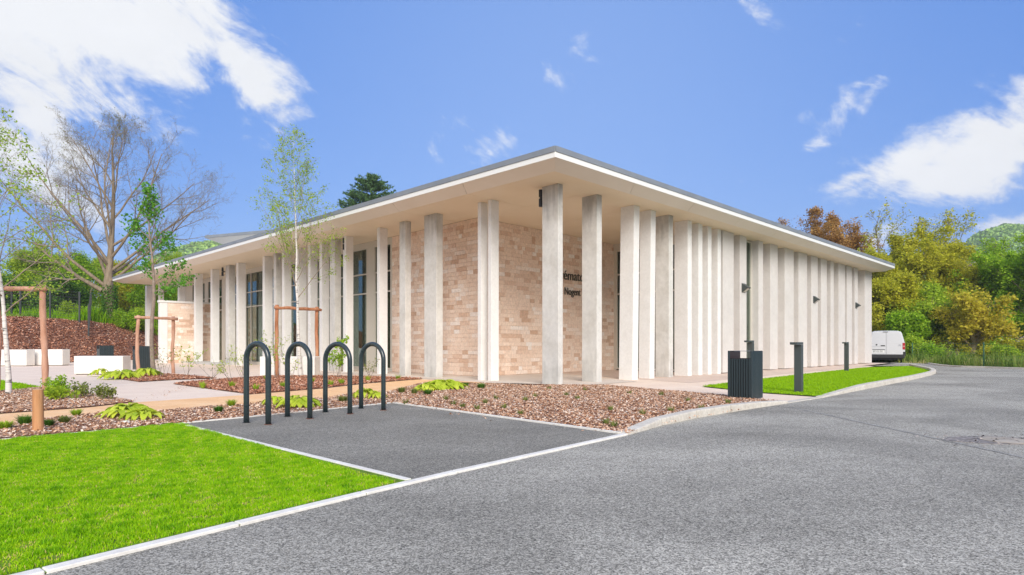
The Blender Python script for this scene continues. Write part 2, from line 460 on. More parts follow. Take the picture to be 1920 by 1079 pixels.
M['rust'] = plain('rusty_fixing', (0.16, 0.06, 0.035), 0.8)
M['letter'] = plain('bronze_letter', (0.060, 0.060, 0.045), 0.4)
M['planter'] = noisy('planter_concrete', [(0.3, (0.72, 0.69, 0.64)), (0.7, (0.78, 0.75, 0.71))], scale=4, bump=0.08, bscale=50)
M['plaza'] = noisy('pinkish_concrete_paving', [(0.25, (0.74, 0.58, 0.465)), (0.55, (0.83, 0.68, 0.56)), (0.8, (0.86, 0.74, 0.63))], scale=1.2, detail=10, rgh=0.7, bump=0.2, bscale=90, bdist=0.003, second=(45, 0.9, 1.08, 1))
M['porch'] = noisy('porch_gravel', [(0.25, (0.60, 0.45, 0.36)), (0.55, (0.69, 0.55, 0.46)), (0.8, (0.74, 0.62, 0.54))], scale=2.5, detail=10, rgh=0.75, bump=0.3, bscale=90, bdist=0.004, second=(45, 0.88, 1.1, 1))
M['slab'] = noisy('porch_slab', [(0.3, (0.62, 0.53, 0.45)), (0.7, (0.70, 0.62, 0.54))], scale=1.5, bump=0.1, bscale=60, second=(25, 0.95, 1.05, 1))
M['sand'] = noisy('orange_sand_path', [(0.25, (0.80, 0.46, 0.22)), (0.5, (0.88, 0.55, 0.29)), (0.8, (0.90, 0.62, 0.37))], scale=1.6, detail=9, bump=0.3, bscale=70, bdist=0.005, second=(30, 0.9, 1.08, 1))
M['kerb'] = noisy('kerb_concrete', [(0.25, (0.50, 0.45, 0.38)), (0.6, (0.64, 0.60, 0.53)), (0.8, (0.70, 0.66, 0.59))], scale=3.0, detail=9, rgh=0.7, bump=0.4, bscale=45, bdist=0.006, second=(20, 0.85, 1.07, 1))
M['edging'] = noisy('edging_concrete', [(0.25, (0.70, 0.66, 0.60)), (0.6, (0.80, 0.77, 0.71)), (0.8, (0.83, 0.80, 0.76))], scale=5.0, detail=9, bump=0.3, bscale=60, bdist=0.004, second=(25, 0.9, 1.05, 1))
M['asphalt'] = asphalt_mat('road_asphalt', (0.10, 0.094, 0.080), (0.64, 0.605, 0.525), (0.70, 1.32), 0.42)
M['asphalt_pad'] = asphalt_mat('pad_asphalt', (0.082, 0.077, 0.065), (0.44, 0.415, 0.36), (0.86, 1.22), 0.8)
M['mulch_base'] = noisy('mulch_soil', [(0.3, (0.14, 0.06, 0.035)), (0.7, (0.28, 0.13, 0.08))], scale=18, bump=0.8, bscale=30, bdist=0.03)
M['chips_pale'] = toned('weathered_bark_chip', [(0.0, (0.15, 0.065, 0.035)), (0.22, (0.43, 0.20, 0.10)), (0.5, (0.66, 0.42, 0.275)), (0.75, (0.80, 0.62, 0.48)), (1.0, (0.88, 0.79, 0.70))], rough=0.85)
M['chips_red'] = toned('red_bark_chip', [(0.0, (0.17, 0.06, 0.03)), (0.4, (0.48, 0.20, 0.11)), (0.75, (0.68, 0.36, 0.23)), (1.0, (0.82, 0.66, 0.54))], rough=0.85)
M['lawn_base'] = noisy('lawn_soil', [(0.3, (0.09, 0.14, 0.010)), (0.5, (0.14, 0.25, 0.012)), (0.75, (0.22, 0.25, 0.05))], scale=2.5, bump=0.6, bscale=60, bdist=0.02, second=(25, 0.7, 1.25, 1))
M['grass'] = toned('grass_blade', [(0.0, (0.08, 0.26, 0.003)), (0.3, (0.24, 0.52, 0.004)), (0.65, (0.40, 0.66, 0.006)), (0.93, (0.55, 0.68, 0.02)), (1.0, (0.72, 0.56, 0.20))], rough=0.55, translucent=0.35)
M['grass2'] = toned('short_grass_blade', [(0.0, (0.20, 0.42, 0.002)), (0.5, (0.31, 0.55, 0.003)), (1.0, (0.42, 0.62, 0.008))], rough=0.6, translucent=0.3)
M['meadow'] = toned('meadow_grass', [(0.0, (0.09, 0.18, 0.02)), (0.35, (0.22, 0.32, 0.05)), (0.65, (0.40, 0.40, 0.12)), (1.0, (0.62, 0.48, 0.27))], rough=0.7, translucent=0.3)
M['ground'] = noisy('earth_and_grass', [(0.3, (0.10, 0.075, 0.035)), (0.5, (0.10, 0.12, 0.03)), (0.7, (0.13, 0.10, 0.05))], scale=0.35, detail=10, bump=0.6, bscale=3, bdist=0.05)
M['bark'] = noisy('grey_bark', [(0.3, (0.17, 0.125, 0.08)), (0.7, (0.33, 0.26, 0.18))], scale=6, bump=0.8, bscale=14, bdist=0.03, stretch=(1, 1, 0.25))
M['bark_mid'] = noisy('olive_bark', [(0.3, (0.16, 0.13, 0.07)), (0.7, (0.30, 0.24, 0.14))], scale=6, bump=0.3)
M['bark_twig'] = noisy('twig_bark', [(0.3, (0.22, 0.175, 0.125)), (0.7, (0.33, 0.27, 0.205))], scale=6, bump=0)
M['bark_young'] = noisy('young_bark', [(0.3, (0.19, 0.14, 0.11)), (0.7, (0.33, 0.26, 0.21))], scale=9, bump=0.3)
M['stake'] = noisy('debarked_stake', [(0.3, (0.30, 0.115, 0.050)), (0.55, (0.46, 0.21, 0.11)), (0.8, (0.58, 0.33, 0.20))], scale=4, bump=0.5, bscale=12, bdist=0.01, stretch=(2, 2, 0.5))
M['stake_pale'] = noisy('pale_stake', [(0.3, (0.42, 0.20, 0.12)), (0.55, (0.56, 0.32, 0.22)), (0.8, (0.64, 0.42, 0.31))], scale=4, bump=0.5, bscale=12, bdist=0.01, stretch=(2, 2, 0.5))
M['cut_wood'] = noisy('cut_post_wood', [(0.3, (0.42, 0.18, 0.075)), (0.7, (0.60, 0.31, 0.15))], scale=5, bump=0.4, bscale=14, stretch=(3, 3, 0.4))
M['cut_end'] = noisy('cut_wood_end', [(0.3, (0.45, 0.27, 0.15)), (0.7, (0.58, 0.38, 0.23))], scale=30, bump=0.2)

def birch_bark():
    m, nt, b = mat_new('birch_bark')
    N, L = nt.nodes, nt.links
    tc = N.new('ShaderNodeTexCoord')
    mp = N.new('ShaderNodeMapping'); mp.inputs['Scale'].default_value = (3.0, 3.0, 16); L.new(tc.outputs['Object'], mp.inputs[0])
    n = N.new('ShaderNodeTexNoise'); n.inputs['Scale'].default_value = 1.5; n.inputs['Detail'].default_value = 4; L.new(mp.outputs[0], n.inputs['Vector'])
    r = ramp(nt, [(0.34, (0.06, 0.05, 0.045)), (0.42, (0.50, 0.47, 0.43)), (0.5, (0.66, 0.62, 0.57)), (0.8, (0.72, 0.68, 0.63))])
    L.new(n.outputs['Fac'], r.inputs[0]); L.new(r.outputs[0], b.inputs['Base Color']); b.inputs['Roughness'].default_value = 0.7
    return m
M['birch'] = birch_bark()
def leafmat(name, a, b_, c, tr=0.4):
    return toned(name, [(0.0, a), (0.5, b_), (1.0, c)], rough=0.6, translucent=tr)
M['leaf_birch'] = leafmat('birch_leaf', (0.194, 0.290, 0.039), (0.349, 0.504, 0.057), (0.581, 0.698, 0.098), 0.5)
M['leaf_pear'] = leafmat('pear_leaf', (0.046, 0.155, 0.023), (0.109, 0.310, 0.031), (0.248, 0.512, 0.046))
M['leaf_spring'] = leafmat('spring_leaf', (0.20, 0.33, 0.025), (0.42, 0.58, 0.04), (0.64, 0.74, 0.07), 0.5)
M['leaf_olive'] = leafmat('olive_gold_leaf', (0.27, 0.29, 0.025), (0.60, 0.60, 0.04), (0.80, 0.72, 0.08), 0.5)
M['leaf_gold'] = leafmat('orange_gold_leaf', (0.36, 0.33, 0.03), (0.66, 0.58, 0.05), (0.82, 0.66, 0.10), 0.5)
M['leaf_rust'] = leafmat('rust_brown_leaf', (0.26, 0.14, 0.04), (0.50, 0.28, 0.08), (0.70, 0.44, 0.14), 0.45)
M['leaf_dark'] = leafmat('dark_leaf', (0.05, 0.13, 0.02), (0.12, 0.26, 0.03), (0.22, 0.40, 0.05), 0.35)
M['leaf_bright'] = leafmat('bright_green_leaf', (0.17, 0.32, 0.02), (0.36, 0.58, 0.03), (0.56, 0.74, 0.06), 0.5)
M['leaf_fir'] = leafmat('fir_needles', (0.046, 0.101, 0.039), (0.093, 0.186, 0.062), (0.155, 0.264, 0.078), 0.15)
M['leaf_hosta'] = leafmat('hosta_leaf', (0.40, 0.55, 0.04), (0.62, 0.74, 0.06), (0.80, 0.84, 0.13))
M['leaf_tuft'] = leafmat('tuft_leaf', (0.109, 0.155, 0.039), (0.232, 0.279, 0.062), (0.419, 0.434, 0.124))
M['leaf_ivy'] = leafmat('ivy_leaf', (0.031, 0.093, 0.012), (0.070, 0.186, 0.019), (0.139, 0.279, 0.031), 0.2)
M['hill_leaf'] = leafmat('hill_wood_crown', (0.17, 0.32, 0.06), (0.28, 0.47, 0.085), (0.44, 0.62, 0.12), 0.0)
M['van_paint'] = plain('white_van_paint', (0.62, 0.62, 0.63), 0.22, coat=0.5)
M['van_black'] = plain('black_bumper_plastic', (0.018, 0.018, 0.02), 0.55)
M['seam'] = plain('panel_gap', (0.12, 0.12, 0.12), 0.6)
M['red_lamp'] = plain('red_lamp_plastic', (0.42, 0.012, 0.02), 0.15, coat=0.6)
M['pink_lamp'] = plain('clear_lamp_plastic', (0.62, 0.25, 0.22), 0.15, coat=0.6)
M['plate'] = plain('number_plate', (0.75, 0.75, 0.73), 0.3)
M['chrome'] = plain('grey_emblem', (0.42, 0.42, 0.43), 0.3, metallic=0.6)
M['tyre'] = plain('tyre_rubber', (0.015, 0.015, 0.016), 0.8)
M['rim'] = plain('steel_rim', (0.25, 0.25, 0.26), 0.4, metallic=0.6)
M['green_wire'] = plain('green_fence_coat', (0.02, 0.11, 0.06), 0.5)
M['dark_wire'] = plain('dark_fence_coat', (0.03, 0.035, 0.035), 0.5)
M['roof_tile'] = noisy('brown_roof_tiles', [(0.3, (0.10, 0.055, 0.04)), (0.7, (0.17, 0.10, 0.075))], scale=5, bump=0.5)
M['render_wall'] = noisy('pale_house_render', [(0.3, (0.55, 0.50, 0.43)), (0.7, (0.64, 0.59, 0.52))], scale=2, bump=0.1)
M['field_wall'] = noisy('old_field_wall', [(0.3, (0.30, 0.26, 0.21)), (0.7, (0.46, 0.41, 0.35))], scale=3, bump=0.6, bscale=6, bdist=0.05)
M['spoil'] = noisy('manhole_surround', [(0.3, (0.12, 0.11, 0.105)), (0.6, (0.30, 0.27, 0.25)), (0.8, (0.52, 0.47, 0.44))], scale=22, bump=0.8, bscale=40, bdist=0.01)

# ------------------------------------------------------------------ ground and terrain
def sstep(t): t = np.clip(t, 0, 1); return t * t * (3 - 2 * t)

def bank_d(X, Y):
    return np.minimum(Y - 34.2, -27.2 - X)

def terrain(X, Y):
    X = np.asarray(X, float); Y = np.asarray(Y, float)
    d = bank_d(X, Y)
    z = 2.9 * sstep(d / 6.0) + 0.03 * np.clip(d - 6, 0, 60)
    r = np.clip((X - 22) / 30, 0, 1) * np.clip((Y - 40) / 30, 0, 1)
    z += 1.2 * sstep(r)
    z += np.where(d > 0.5, 0.06 * np.sin(X * 1.7 + Y) * np.sin(Y * 1.3 - X * 0.4), 0)
    return z

xs = np.concatenate([-np.geomspace(1500, 72, 14), np.arange(-70, -18, 0.7), np.arange(-18, 70, 3.0), np.geomspace(72, 1500, 14)])
ys = np.concatenate([-np.geomspace(900, 20, 10), np.arange(-18, 30, 4.0), np.arange(30, 62, 0.7), np.arange(62, 100, 4.0), np.geomspace(104, 2500, 16)])
gx, gy = np.meshgrid(xs, ys)
gz = terrain(gx, gy) - 0.045
V = np.stack([gx, gy, gz], -1).reshape(-1, 3)
nx, ny = len(xs), len(ys)
ii = (np.arange(ny - 1)[:, None] * nx + np.arange(nx - 1)[None, :]).ravel()
F = np.stack([ii, ii + 1, ii + nx + 1, ii + nx], -1)
o = mesh_np('ground', V, F, M['ground'], smooth=True); o['kind'] = 'structure'

# surveyed outline points
def P(px, py): return G(px, py)
A_, B_, C_, D_ = P(340, 796), P(735, 757), P(1178, 817), P(787, 905)
E0 = P(86, 1079)
kd = np.array(D_) - np.array(E0); kd /= np.linalg.norm(kd)
Eback = tuple(np.array(E0) - kd * 9.0)
kerb1 = [C_, P(1235, 800), P(1310, 784), P(1400, 769), P(1478, 757)]
drop = [P(1478, 757), P(1512, 751.5), P(1545, 746.5)]
kerb2 = [P(1545, 746.5), P(1600, 735), P(1660, 723), P(1715, 712), P(1745, 704.5), P(1757, 700), P(1750, 695.5), P(1711, 687.0)]
far_edge = [P(1640, 669.5), P(1700, 676.5), P(1759, 686.0), P(1785, 688.5), P(1850, 690.5), P(1920, 693), P(2200, 702), P(2600, 716)]

# road: right of the kerb line, round the lawn tip and behind the building
road_poly = [Eback, E0, D_] + kerb1 + drop[1:] + kerb2[1:] + [P(1617, 686.5), W(41.5, 10.0)[:2], W(60, 12)[:2], W(60, 4)[:2]] + far_edge[1:] + [(40, -12), (-6, -14)]
sheet('road', road_poly, 0.004, M['asphalt'])
sa, sb = np.array(G(1482, 764)), np.array(G(1960, 868)); sn = sb - sa; sn = np.array([-sn[1], sn[0]]) / np.linalg.norm(sn) * 0.03
sheet('road_seam', [tuple(sa - sn), tuple(sb - sn), tuple(sb + sn), tuple(sa + sn)], 0.0075, asphalt_mat('seam_tar', (0.17, 0.165, 0.15), (0.52, 0.50, 0.46), (0.7, 1.3), 3.0))
sheet('parking_pad', [A_, D_, C_, B_], 0.008, M['asphalt_pad'])
# pinkish concrete plaza under everything on the building side
plaza = [(-60, -8), Eback, E0, D_, C_] + kerb1[1:] + drop[1:] + [P(1430, 712), P(1506, 703.3), P(1617, 691), W(41.5, 10.0)[:2], W(41.5, 52)[:2], W(10, 56)[:2], (-28.5, 45), (-26.8, 36), (-32, 34.0), (-60, 34.0)]
sheet('plaza', plaza, 0.0, M['plaza'])
porch = [W(11.6, 9.9)[:2], W(40.3, 9.9)[:2], W(40.3, 11.1)[:2], W(21.3, 11.1)[:2], W(21.3, 15.35)[:2], W(13.6, 15.35)[:2], W(13.6, 12.0)[:2]]
sheet('porch_paving', [W(15.5, 8.6)[:2], W(40.5, 9.4)[:2], W(40.5, 11.1)[:2], W(21.3, 11.1)[:2], W(21.3, 15.35)[:2], W(17.5, 15.35)[:2]], 0.004, M['porch'])
sheet('porch_slab', [W(11.5, 10.0)[:2], W(15.0, 10.0)[:2], W(17.5, 15.35)[:2], W(13.6, 15.35)[:2], W(13.6, 22)[:2], W(11.5, 22)[:2]], 0.008, M['slab'])

path_poly = [P(-400, 800), P(0, 778), P(163, 766), P(252, 756), P(460, 742), P(605, 730), P(689, 720.5), P(785, 712.5), P(900, 717.5), P(905, 722),
             P(870, 724), P(797, 717), P(761, 728), P(725, 737), P(675, 738), P(605, 749), P(511, 754), P(463, 761), P(400, 764), P(293, 774), P(183, 778), P(61, 790), P(0, 801), P(-400, 840)]
sheet('sand_path', path_poly, 0.012, M['sand'])

# mulched beds: outline, mound height, chips, chip size, density
beds = {
    'front_strip': [P(-300, 850), P(0, 826), P(150, 813), P(340, 796), P(540, 777), B_, P(770, 743), P(761, 728), P(725, 737), P(675, 738), P(605, 749), P(511, 754), P(463, 761), P(400, 764), P(293, 774), P(183, 778), P(61, 790), P(0, 801), P(-300, 830)],
    'corner_bed': [B_, P(950, 785), C_, P(1235, 800), P(1310, 784), P(1400, 769), P(1470, 757), P(1420, 751), P(1365, 744.5), P(1300, 738.5), P(1220, 732), P(1140, 724.5), P(1060, 724), P(990, 725), P(900, 720), P(870, 724), P(797, 719), P(761, 728), P(770, 743)],
    'birch_bed': [P(-250, 745), P(0, 735.5), P(77, 728), P(150, 737), P(200, 745), P(252, 755), P(163, 765), P(0, 777), P(-250, 795)],
    'young_tree_bed': [P(192, 707), P(240, 703), P(300, 702), P(345, 705), P(407, 710.5), P(330, 713), P(262, 717)],
    'facade_bed': [P(325, 721), P(400, 714), P(516, 706), P(600, 706.5), P(700, 708), P(793, 711.5), P(689, 719.5), P(605, 729), P(472, 741), P(452, 738)],
}
def chip_cloud(poly, n, size, zfun, stones=0.0):
    """flat irregular four-cornered chips lying at random angles: vertices, faces, tones"""
    Pt = scatter(poly, n)
    n = len(Pt)
    a = rng.uniform(0, 2 * math.pi, n); tilt = rng.normal(0, 0.38, (n, 2))
    L_ = size * rng.uniform(0.5, 1.5, n); Wd = L_ * rng.uniform(0.28, 0.6, n); T_ = L_ * rng.uniform(0.08, 0.2, n)
    base = np.stack([Pt[:, 0], Pt[:, 1], zfun(Pt[:, 0], Pt[:, 1]) + rng.uniform(0.0, size * 0.45, n)], -1)
    ux = np.stack([np.cos(a), np.sin(a), tilt[:, 0]], -1); uy = np.stack([-np.sin(a), np.cos(a), tilt[:, 1]], -1)
    uz = np.cross(ux, uy)
    def pt(i, j, k): return base + ux * (i * L_)[:, None] + uy * (j * Wd)[:, None] + uz * (k * T_)[:, None]
    s = rng.uniform(0.6, 1.0, (4, n))
    v = np.stack([pt(-0.5 * s[0], -0.3, 0), pt(0.4, -0.5 * s[1], 0), pt(0.5 * s[2], 0.35, 0), pt(-0.35, 0.5 * s[3], 0),
                  pt(0.05, 0.02, 1.0)], 1).reshape(-1, 3)
    f = np.array([[0, 1, 4], [1, 2, 4], [2, 3, 4], [3, 0, 4]])
    Fc = (np.arange(n)[:, None, None] * 5 + f[None]).reshape(-1, 3)
    t = np.repeat(np.clip(rng.beta(1.25, 1.75, n), 0, 1), 4)
    return v, Fc, t

def mound(poly, h, mat, name):
    """mulch bed ground: outline triangulated densely enough to swell a little in the middle"""
    bm = bmesh.new()
    vs = [bm.verts.new((p[0], p[1], 0)) for p in poly]
    f = bm.faces.new(vs)
    if f.normal.z < 0: f.normal_flip()
    bmesh.ops.triangulate(bm, faces=bm.faces)
    for _ in range(3): bmesh.ops.subdivide_edges(bm, edges=bm.edges, cuts=1, use_grid_fill=True)
    for v in bm.verts:
        e = min((Vector((v.co.x, v.co.y)) - Vector(p)).length for p in poly)
        v.co.z = 0.014 if v.is_boundary else h
    bm.normal_update()
    me = bpy.data.meshes.new(name); bm.to_mesh(me); bm.free()
    me.materials.append(mat)
    o = link(bpy.data.objects.new(name, me)); o['kind'] = 'structure'
    return o

for key, (h, n, size, mat) in {
    'front_strip': (0.03, 22000, 0.040, 'chips_pale'), 'corner_bed': (0.035, 78000, 0.040, 'chips_pale'),
    'birch_bed': (0.03, 24000, 0.042, 'chips_pale'), 'young_tree_bed': (0.03, 6500, 0.06, 'chips_red'),
    'facade_bed': (0.03, 22000, 0.062, 'chips_red')}.items():
    mound(beds[key], h, M['mulch_base'], 'mulch_bed_soil')
    v, f, t = chip_cloud(beds[key], n, size, lambda x, y, h=h: np.full(len(x), h * 0.7))
    o = mesh_np('bark_mulch', v, f, M[mat], tone=t)
    tag(o, {'front_strip': 'strip of weathered bark mulch between the sand path and the lawn',
            'corner_bed': 'pale weathered bark mulch filling the corner bed before the columns',
            'birch_bed': 'pale bark mulch round the left birch',
            'young_tree_bed': 'reddish bark mulch round the young green tree',
            'facade_bed': 'reddish bark mulch along the glazed facade'}[key], 'mulch', kind='stuff')

spill = []
for pts, sgn, wd in (((B_, C_), 1, .35), ((P(540, 777), B_), 1, .25), ((P(1140, 724), P(1420, 750)), 1, .3), ((P(252, 754), P(400, 714)), -1, .3), ((P(0, 800), P(463, 760)), 1, .25)):
    a, b = np.array(pts[0]), np.array(pts[1]); d = (b - a); L_ = np.linalg.norm(d); d /= L_; nn = np.array([-d[1], d[0]])
    n = int(L_ * 14); t = rng.uniform(0, L_, n)[:, None]; off = (np.abs(rng.normal(0, wd * .5, n)) * rng.choice([-1, 1], n))[:, None]
    spill.append(a + d * t + nn * off)
spill = np.concatenate(spill); _sc = scatter; scatter = lambda poly, n: spill
v, f, t = chip_cloud(None, 0, 0.034, lambda x, y: np.full(len(x), 0.012)); scatter = _sc
tag(mesh_np('spilled_bark', v, f, M['chips_pale'], tone=t), 'scattered bark chips spilled over the bed edges', 'mulch', kind='stuff')

# the mulched bank on the left: skin of soil on the terrain, then chips
bank_poly = [(-60, 34.3), (-29.2, 34.3), (-27.3, 36.2), (-27.3, 62), (-33.4, 62), (-33.4, 41.5), (-35.5, 40.2), (-60, 40.4)]
bx = np.arange(-60, -27.1, 0.35); by = np.arange(34.25, 62, 0.35)
qx, qy = np.meshgrid(bx, by)
qz = terrain(qx, qy) + 0.01
V = np.stack([qx, qy, qz], -1).reshape(-1, 3); nx = len(bx)
ii = (np.arange(len(by) - 1)[:, None] * nx + np.arange(nx - 1)[None, :]).ravel()
F = np.stack([ii, ii + 1, ii + nx + 1, ii + nx], -1)
cc = V[F].mean(1); keep = (bank_d(cc[:, 0], cc[:, 1]) < 6.0)
o = mesh_np('mulch_bank_soil', V, F[keep], M['mulch_base'], smooth=True); o['kind'] = 'structure'
v, f, t = chip_cloud(bank_poly, 62000, 0.13, terrain)
o = mesh_np('bark_mulch', v, f, M['chips_red'], tone=t)
tag(o, 'red bark mulch covering the bank behind the white benches', 'mulch', kind='stuff')

# lawns
def lawn(name, poly, z, density_area, n, h, w, mat, label, clump=0.8, near=None):
    bm = bmesh.new()
    vs = [bm.verts.new((p[0], p[1], z)) for p in poly]
    fc = bm.faces.new(vs); bmesh.ops.triangulate(bm, faces=bm.faces)
    for fa in bm.faces:
        if fa.normal.z < 0: fa.normal_flip()
    me = bpy.data.meshes.new(name + '_soil'); bm.to_mesh(me); bm.free(); me.materials.append(M['lawn_base'])
    link(bpy.data.objects.new(name + '_soil', me))['kind'] = 'structure'
    Pt = scatter(density_area, n); n = len(Pt)
    # patchiness from a few summed waves: tall dark tufts and thin yellowish spots
    q = np.zeros(n)
    for k in range(14):
        fr = rng.uniform(5.0, 42.0); an = rng.uniform(0, math.pi); ph = rng.uniform(0, 6.28)
        q += np.sin((Pt[:, 0] * math.cos(an) + Pt[:, 1] * math.sin(an)) * fr + ph) / (fr ** 0.15)
    q = q / q.std()
    keep = rng.random(n) < np.clip(1.0 + 0.30 * q, 0.22, 1.0)
    Pt, q = Pt[keep], q[keep]; n = len(Pt)
    hh = h * rng.uniform(0.5, 1.3, n) * (1 + 0.28 * clump * np.clip(q, -1.2, 2.0))
    a = rng.uniform(0, 2 * math.pi, n); lean = rng.normal(0, 0.45, (n, 2)) * hh[:, None]
    dx = np.stack([np.cos(a), np.sin(a)], -1) * (w * rng.uniform(0.6, 1.3, n))[:, None]
    b0 = np.column_stack([Pt - dx, np.full(n, z)]); b1 = np.column_stack([Pt + dx, np.full(n, z)])
    m0 = np.column_stack([Pt - dx * 0.75 + lean * 0.35, z + hh * 0.55]); m1 = np.column_stack([Pt + dx * 0.75 + lean * 0.35, z + hh * 0.55])
    tp = np.column_stack([Pt + lean, z + hh * 0.95])
    V = np.stack([b0, b1, m1, tp, m0], 1).reshape(-1, 3)
    i = np.arange(n)[:, None] * 5
    F1 = np.concatenate([i + np.array([[0, 1, 2]]), i + np.array([[0, 2, 4]]), i + np.array([[4, 2, 3]])])
    tone = np.clip(0.48 - 0.13 * q * clump  + rng.normal(0, 0.16, n), 0, 0.93)
    tone[rng.random(n) < 0.03 + 0.05 * (q < -0.9) + 0.16 * (q < -1.5)] = 1.0
    o = mesh_np(name, V, F1, mat, tone=np.tile(tone, 3))
    tag(o, label, 'grass', kind='stuff')

lawnA = [P(-900, 900), P(-300, 850), P(0, 826), P(150, 813), A_, D_, E0, Eback]
edge_in = np.array([-kd[1], kd[0]]) * 0.11
lawn_near = [P(-120, 838), P(0, 827), P(150, 814), A_, tuple(np.array(D_) + edge_in - kd * 0.15), tuple(np.array(E0) + edge_in), tuple(np.array(E0) - kd * 0.8 + edge_in), (-4.2, 1.9)]
lawn('lawn', lawnA, 0.012, lawn_near, 430000, 0.019, 0.0023, M['grass'], 'bright green lawn in the left foreground beside the road')
lawnB = [P(1316, 726), P(1430, 738), P(1540, 745.5), P(1600, 734), P(1660, 722), P(1715, 711), P(1743, 703.8), P(1750, 700), P(1742, 696), P(1711, 688), P(1617, 691), P(1506, 703.3), P(1430, 712)]
lawn('lawn', lawnB, 0.02, lawnB, 90000, 0.035, 0.006, M['grass2'], 'trimmed lawn with bollard lamps along the pleated facade', clump=0.35)
lawnC = [P(-300, 716), P(0, 714), P(77, 727), P(30, 735), P(-300, 740)]
lawn('lawn', lawnC, 0.012, lawnC, 26000, 0.04, 0.006, M['grass2'], 'small lawn patch behind the left birch', clump=0.4)

# ------------------------------------------------------------------ kerbs and edgings (each stone its own piece)
def stones_along(pts, width, z0, z1, mat, parent, piece, length=1.0, side=1, bevel=0.012, gap=0.007, ends=None):
    pts = [np.array(p[:2]) for p in pts]
    seg = [np.linalg.norm(b - a) for a, b in zip(pts, pts[1:])]
    tot = sum(seg); n = max(1, round(tot / length))
    def at(s):
        for (a, b), l in zip(zip(pts, pts[1:]), seg):
            if s <= l + 1e-6: return a + (b - a) * (s / l)
            s -= l
        return pts[-1]
    for i in range(n):
        s0, s1 = tot * i / n + gap / 2, tot * (i + 1) / n - gap / 2
        a, b = at(s0), at(s1)
        d = (b - a) / np.linalg.norm(b - a); nrm = np.array([-d[1], d[0]]) * side
        q = [a, b, b + nrm * width, a + nrm * width]
        if side < 0: q = [q[0], q[3], q[2], q[1]]
        za, zb = z1(s0 / tot) if callable(z1) else z1, z1(s1 / tot) if callable(z1) else z1
        mb = MB()
        tops = [za, zb, zb, za] if side > 0 else [za, za, zb, zb]
        vs = [(p[0], p[1], z0) for p in q] + [(p[0], p[1], t_) for p, t_ in zip(q, tops)]
        mb.add(vs, [(3, 2, 1, 0), (4, 5, 6, 7), (0, 1, 5, 4), (1, 2, 6, 5), (2, 3, 7, 6), (3, 0, 4, 7)])
        mb.build(piece, mat, parent, bevel=bevel)

def setting(name):
    e = bpy.data.objects.new(name, None); link(e); e['kind'] = 'structure'; return e
e = setting('flush_road_edging')
stones_along([Eback, E0], 0.072, -0.05, 0.022, M['edging'], e, 'edging_stone', bevel=0.006)
stones_along([E0, D_, C_], 0.072, -0.05, 0.022, M['edging'], e, 'edging_stone', bevel=0.006)
e = setting('pad_edging')
stones_along([A_, tuple(np.array(D_) + edge_in * 0.8)], 0.06, -0.05, 0.020, M['edging'], e, 'edging_stone', side=-1, bevel=0.005)
stones_along([A_, P(540, 777), B_], 0.05, -0.05, 0.024, M['edging'], e, 'edging_stone', side=1, bevel=0.005)
stones_along([B_, tuple(np.array(C_) + edge_in * 0.85)], 0.05, -0.05, 0.030, M['edging'], e, 'edging_stone', side=1, bevel=0.005)
stones_along([P(-300, 852), P(0, 827.5), P(150, 814), A_], 0.035, -0.05, 0.020, M['edging'], e, 'edging_stone', side=1, bevel=0.004)
e = setting('kerb')
stones_along(kerb1, 0.16, -0.05, lambda t: 0.03 + 0.085 * min(1, t * 4) * (1 if t < 0.72 else 1 - (t - 0.72) / 0.28 * 0.75), M['kerb'], e, 'kerb_stone', bevel=0.022)
stones_along(drop, 0.16, -0.05, 0.018, M['kerb'], e, 'kerb_stone', bevel=0.008)
stones_along(kerb2, 0.16, -0.05, lambda t: 0.03 + 0.09 * min(1, t * 7), M['kerb'], e, 'kerb_stone', bevel=0.02)
e = setting('far_kerb')
stones_along(far_edge[1:], 0.14, -0.05, 0.07, M['kerb'], e, 'kerb_stone', side=1, bevel=0.015)

# ------------------------------------------------------------------ the building
UC, VC, ZS = 12.17, 10.6, 5.33                         # colonnade lines and soffit height
UI, VR, UR, VB = 13.6, 15.35, 21.3, 11.12              # inner wall, recess back, recess end, pleated wall
building = thing('crematorium_building', 'low pale building with a colonnade, sandstone walls and a wide flat roof', 'building', W(UC, VC))
def child_of(o, p):
    """parent o to p without moving it"""
    o.parent = p
    T = p.matrix_world if p.parent is None else p.matrix_world
    o.matrix_parent_inverse = Matrix.Translation(-Vector(p.location)) if p.parent is None else Matrix.Identity(4)
    return o
def bpart(mb, name, mat, parent=building, bevel=0.0, label=None):
    o = mb.build(name, mat, None, bevel=bevel)
    child_of(o, parent) if parent is building else setattr(o, 'parent', parent)
    if label: o['label'] = label
    return o

left_cols = [(272.5, 276, 288, 'p'), (297, 300, 308, 'p'), (333.5, 336.5, 348, 'p'), (364, 367, 381, 'p'), (395, 398.4, 412, 'p'), (423.4, 429.4, 442, 'g'),
             (443.3, 447, 461.5, 'p'), (492.5, 496.5, 512, 'p'), (513, 518, 528.5, 'g'), (529, 533, 547, 'p'), (556, 560, 575, 'p'), (577.5, 582, 596, 'p'),
             (599, 604, 618, 'p'), (618.5, 628, 640, 'g'), (643.5, 649, 663, 'p'), (707, 712, 727, 'p'), (749, 760, 771, 'g'), (795.5, 818, 830.5, 'g'),
             (895.7, 902, 914.7, 'p'), (914.9, 921, 935.5, 'p')]
for l, e, r, k in left_cols:
    v0 = v_on_u(e, UC); v1 = v_on_u(l, UC); u1 = u_on_v(r, v0)
    mb = MB().uv(UC, u1, v0, v1, -0.05, ZS + 0.004)
    bpart(mb, 'column', M['grey_concrete' if k == 'g' else 'white_concrete'], bevel=0.012, label='bare grey concrete column' if k == 'g' else None)
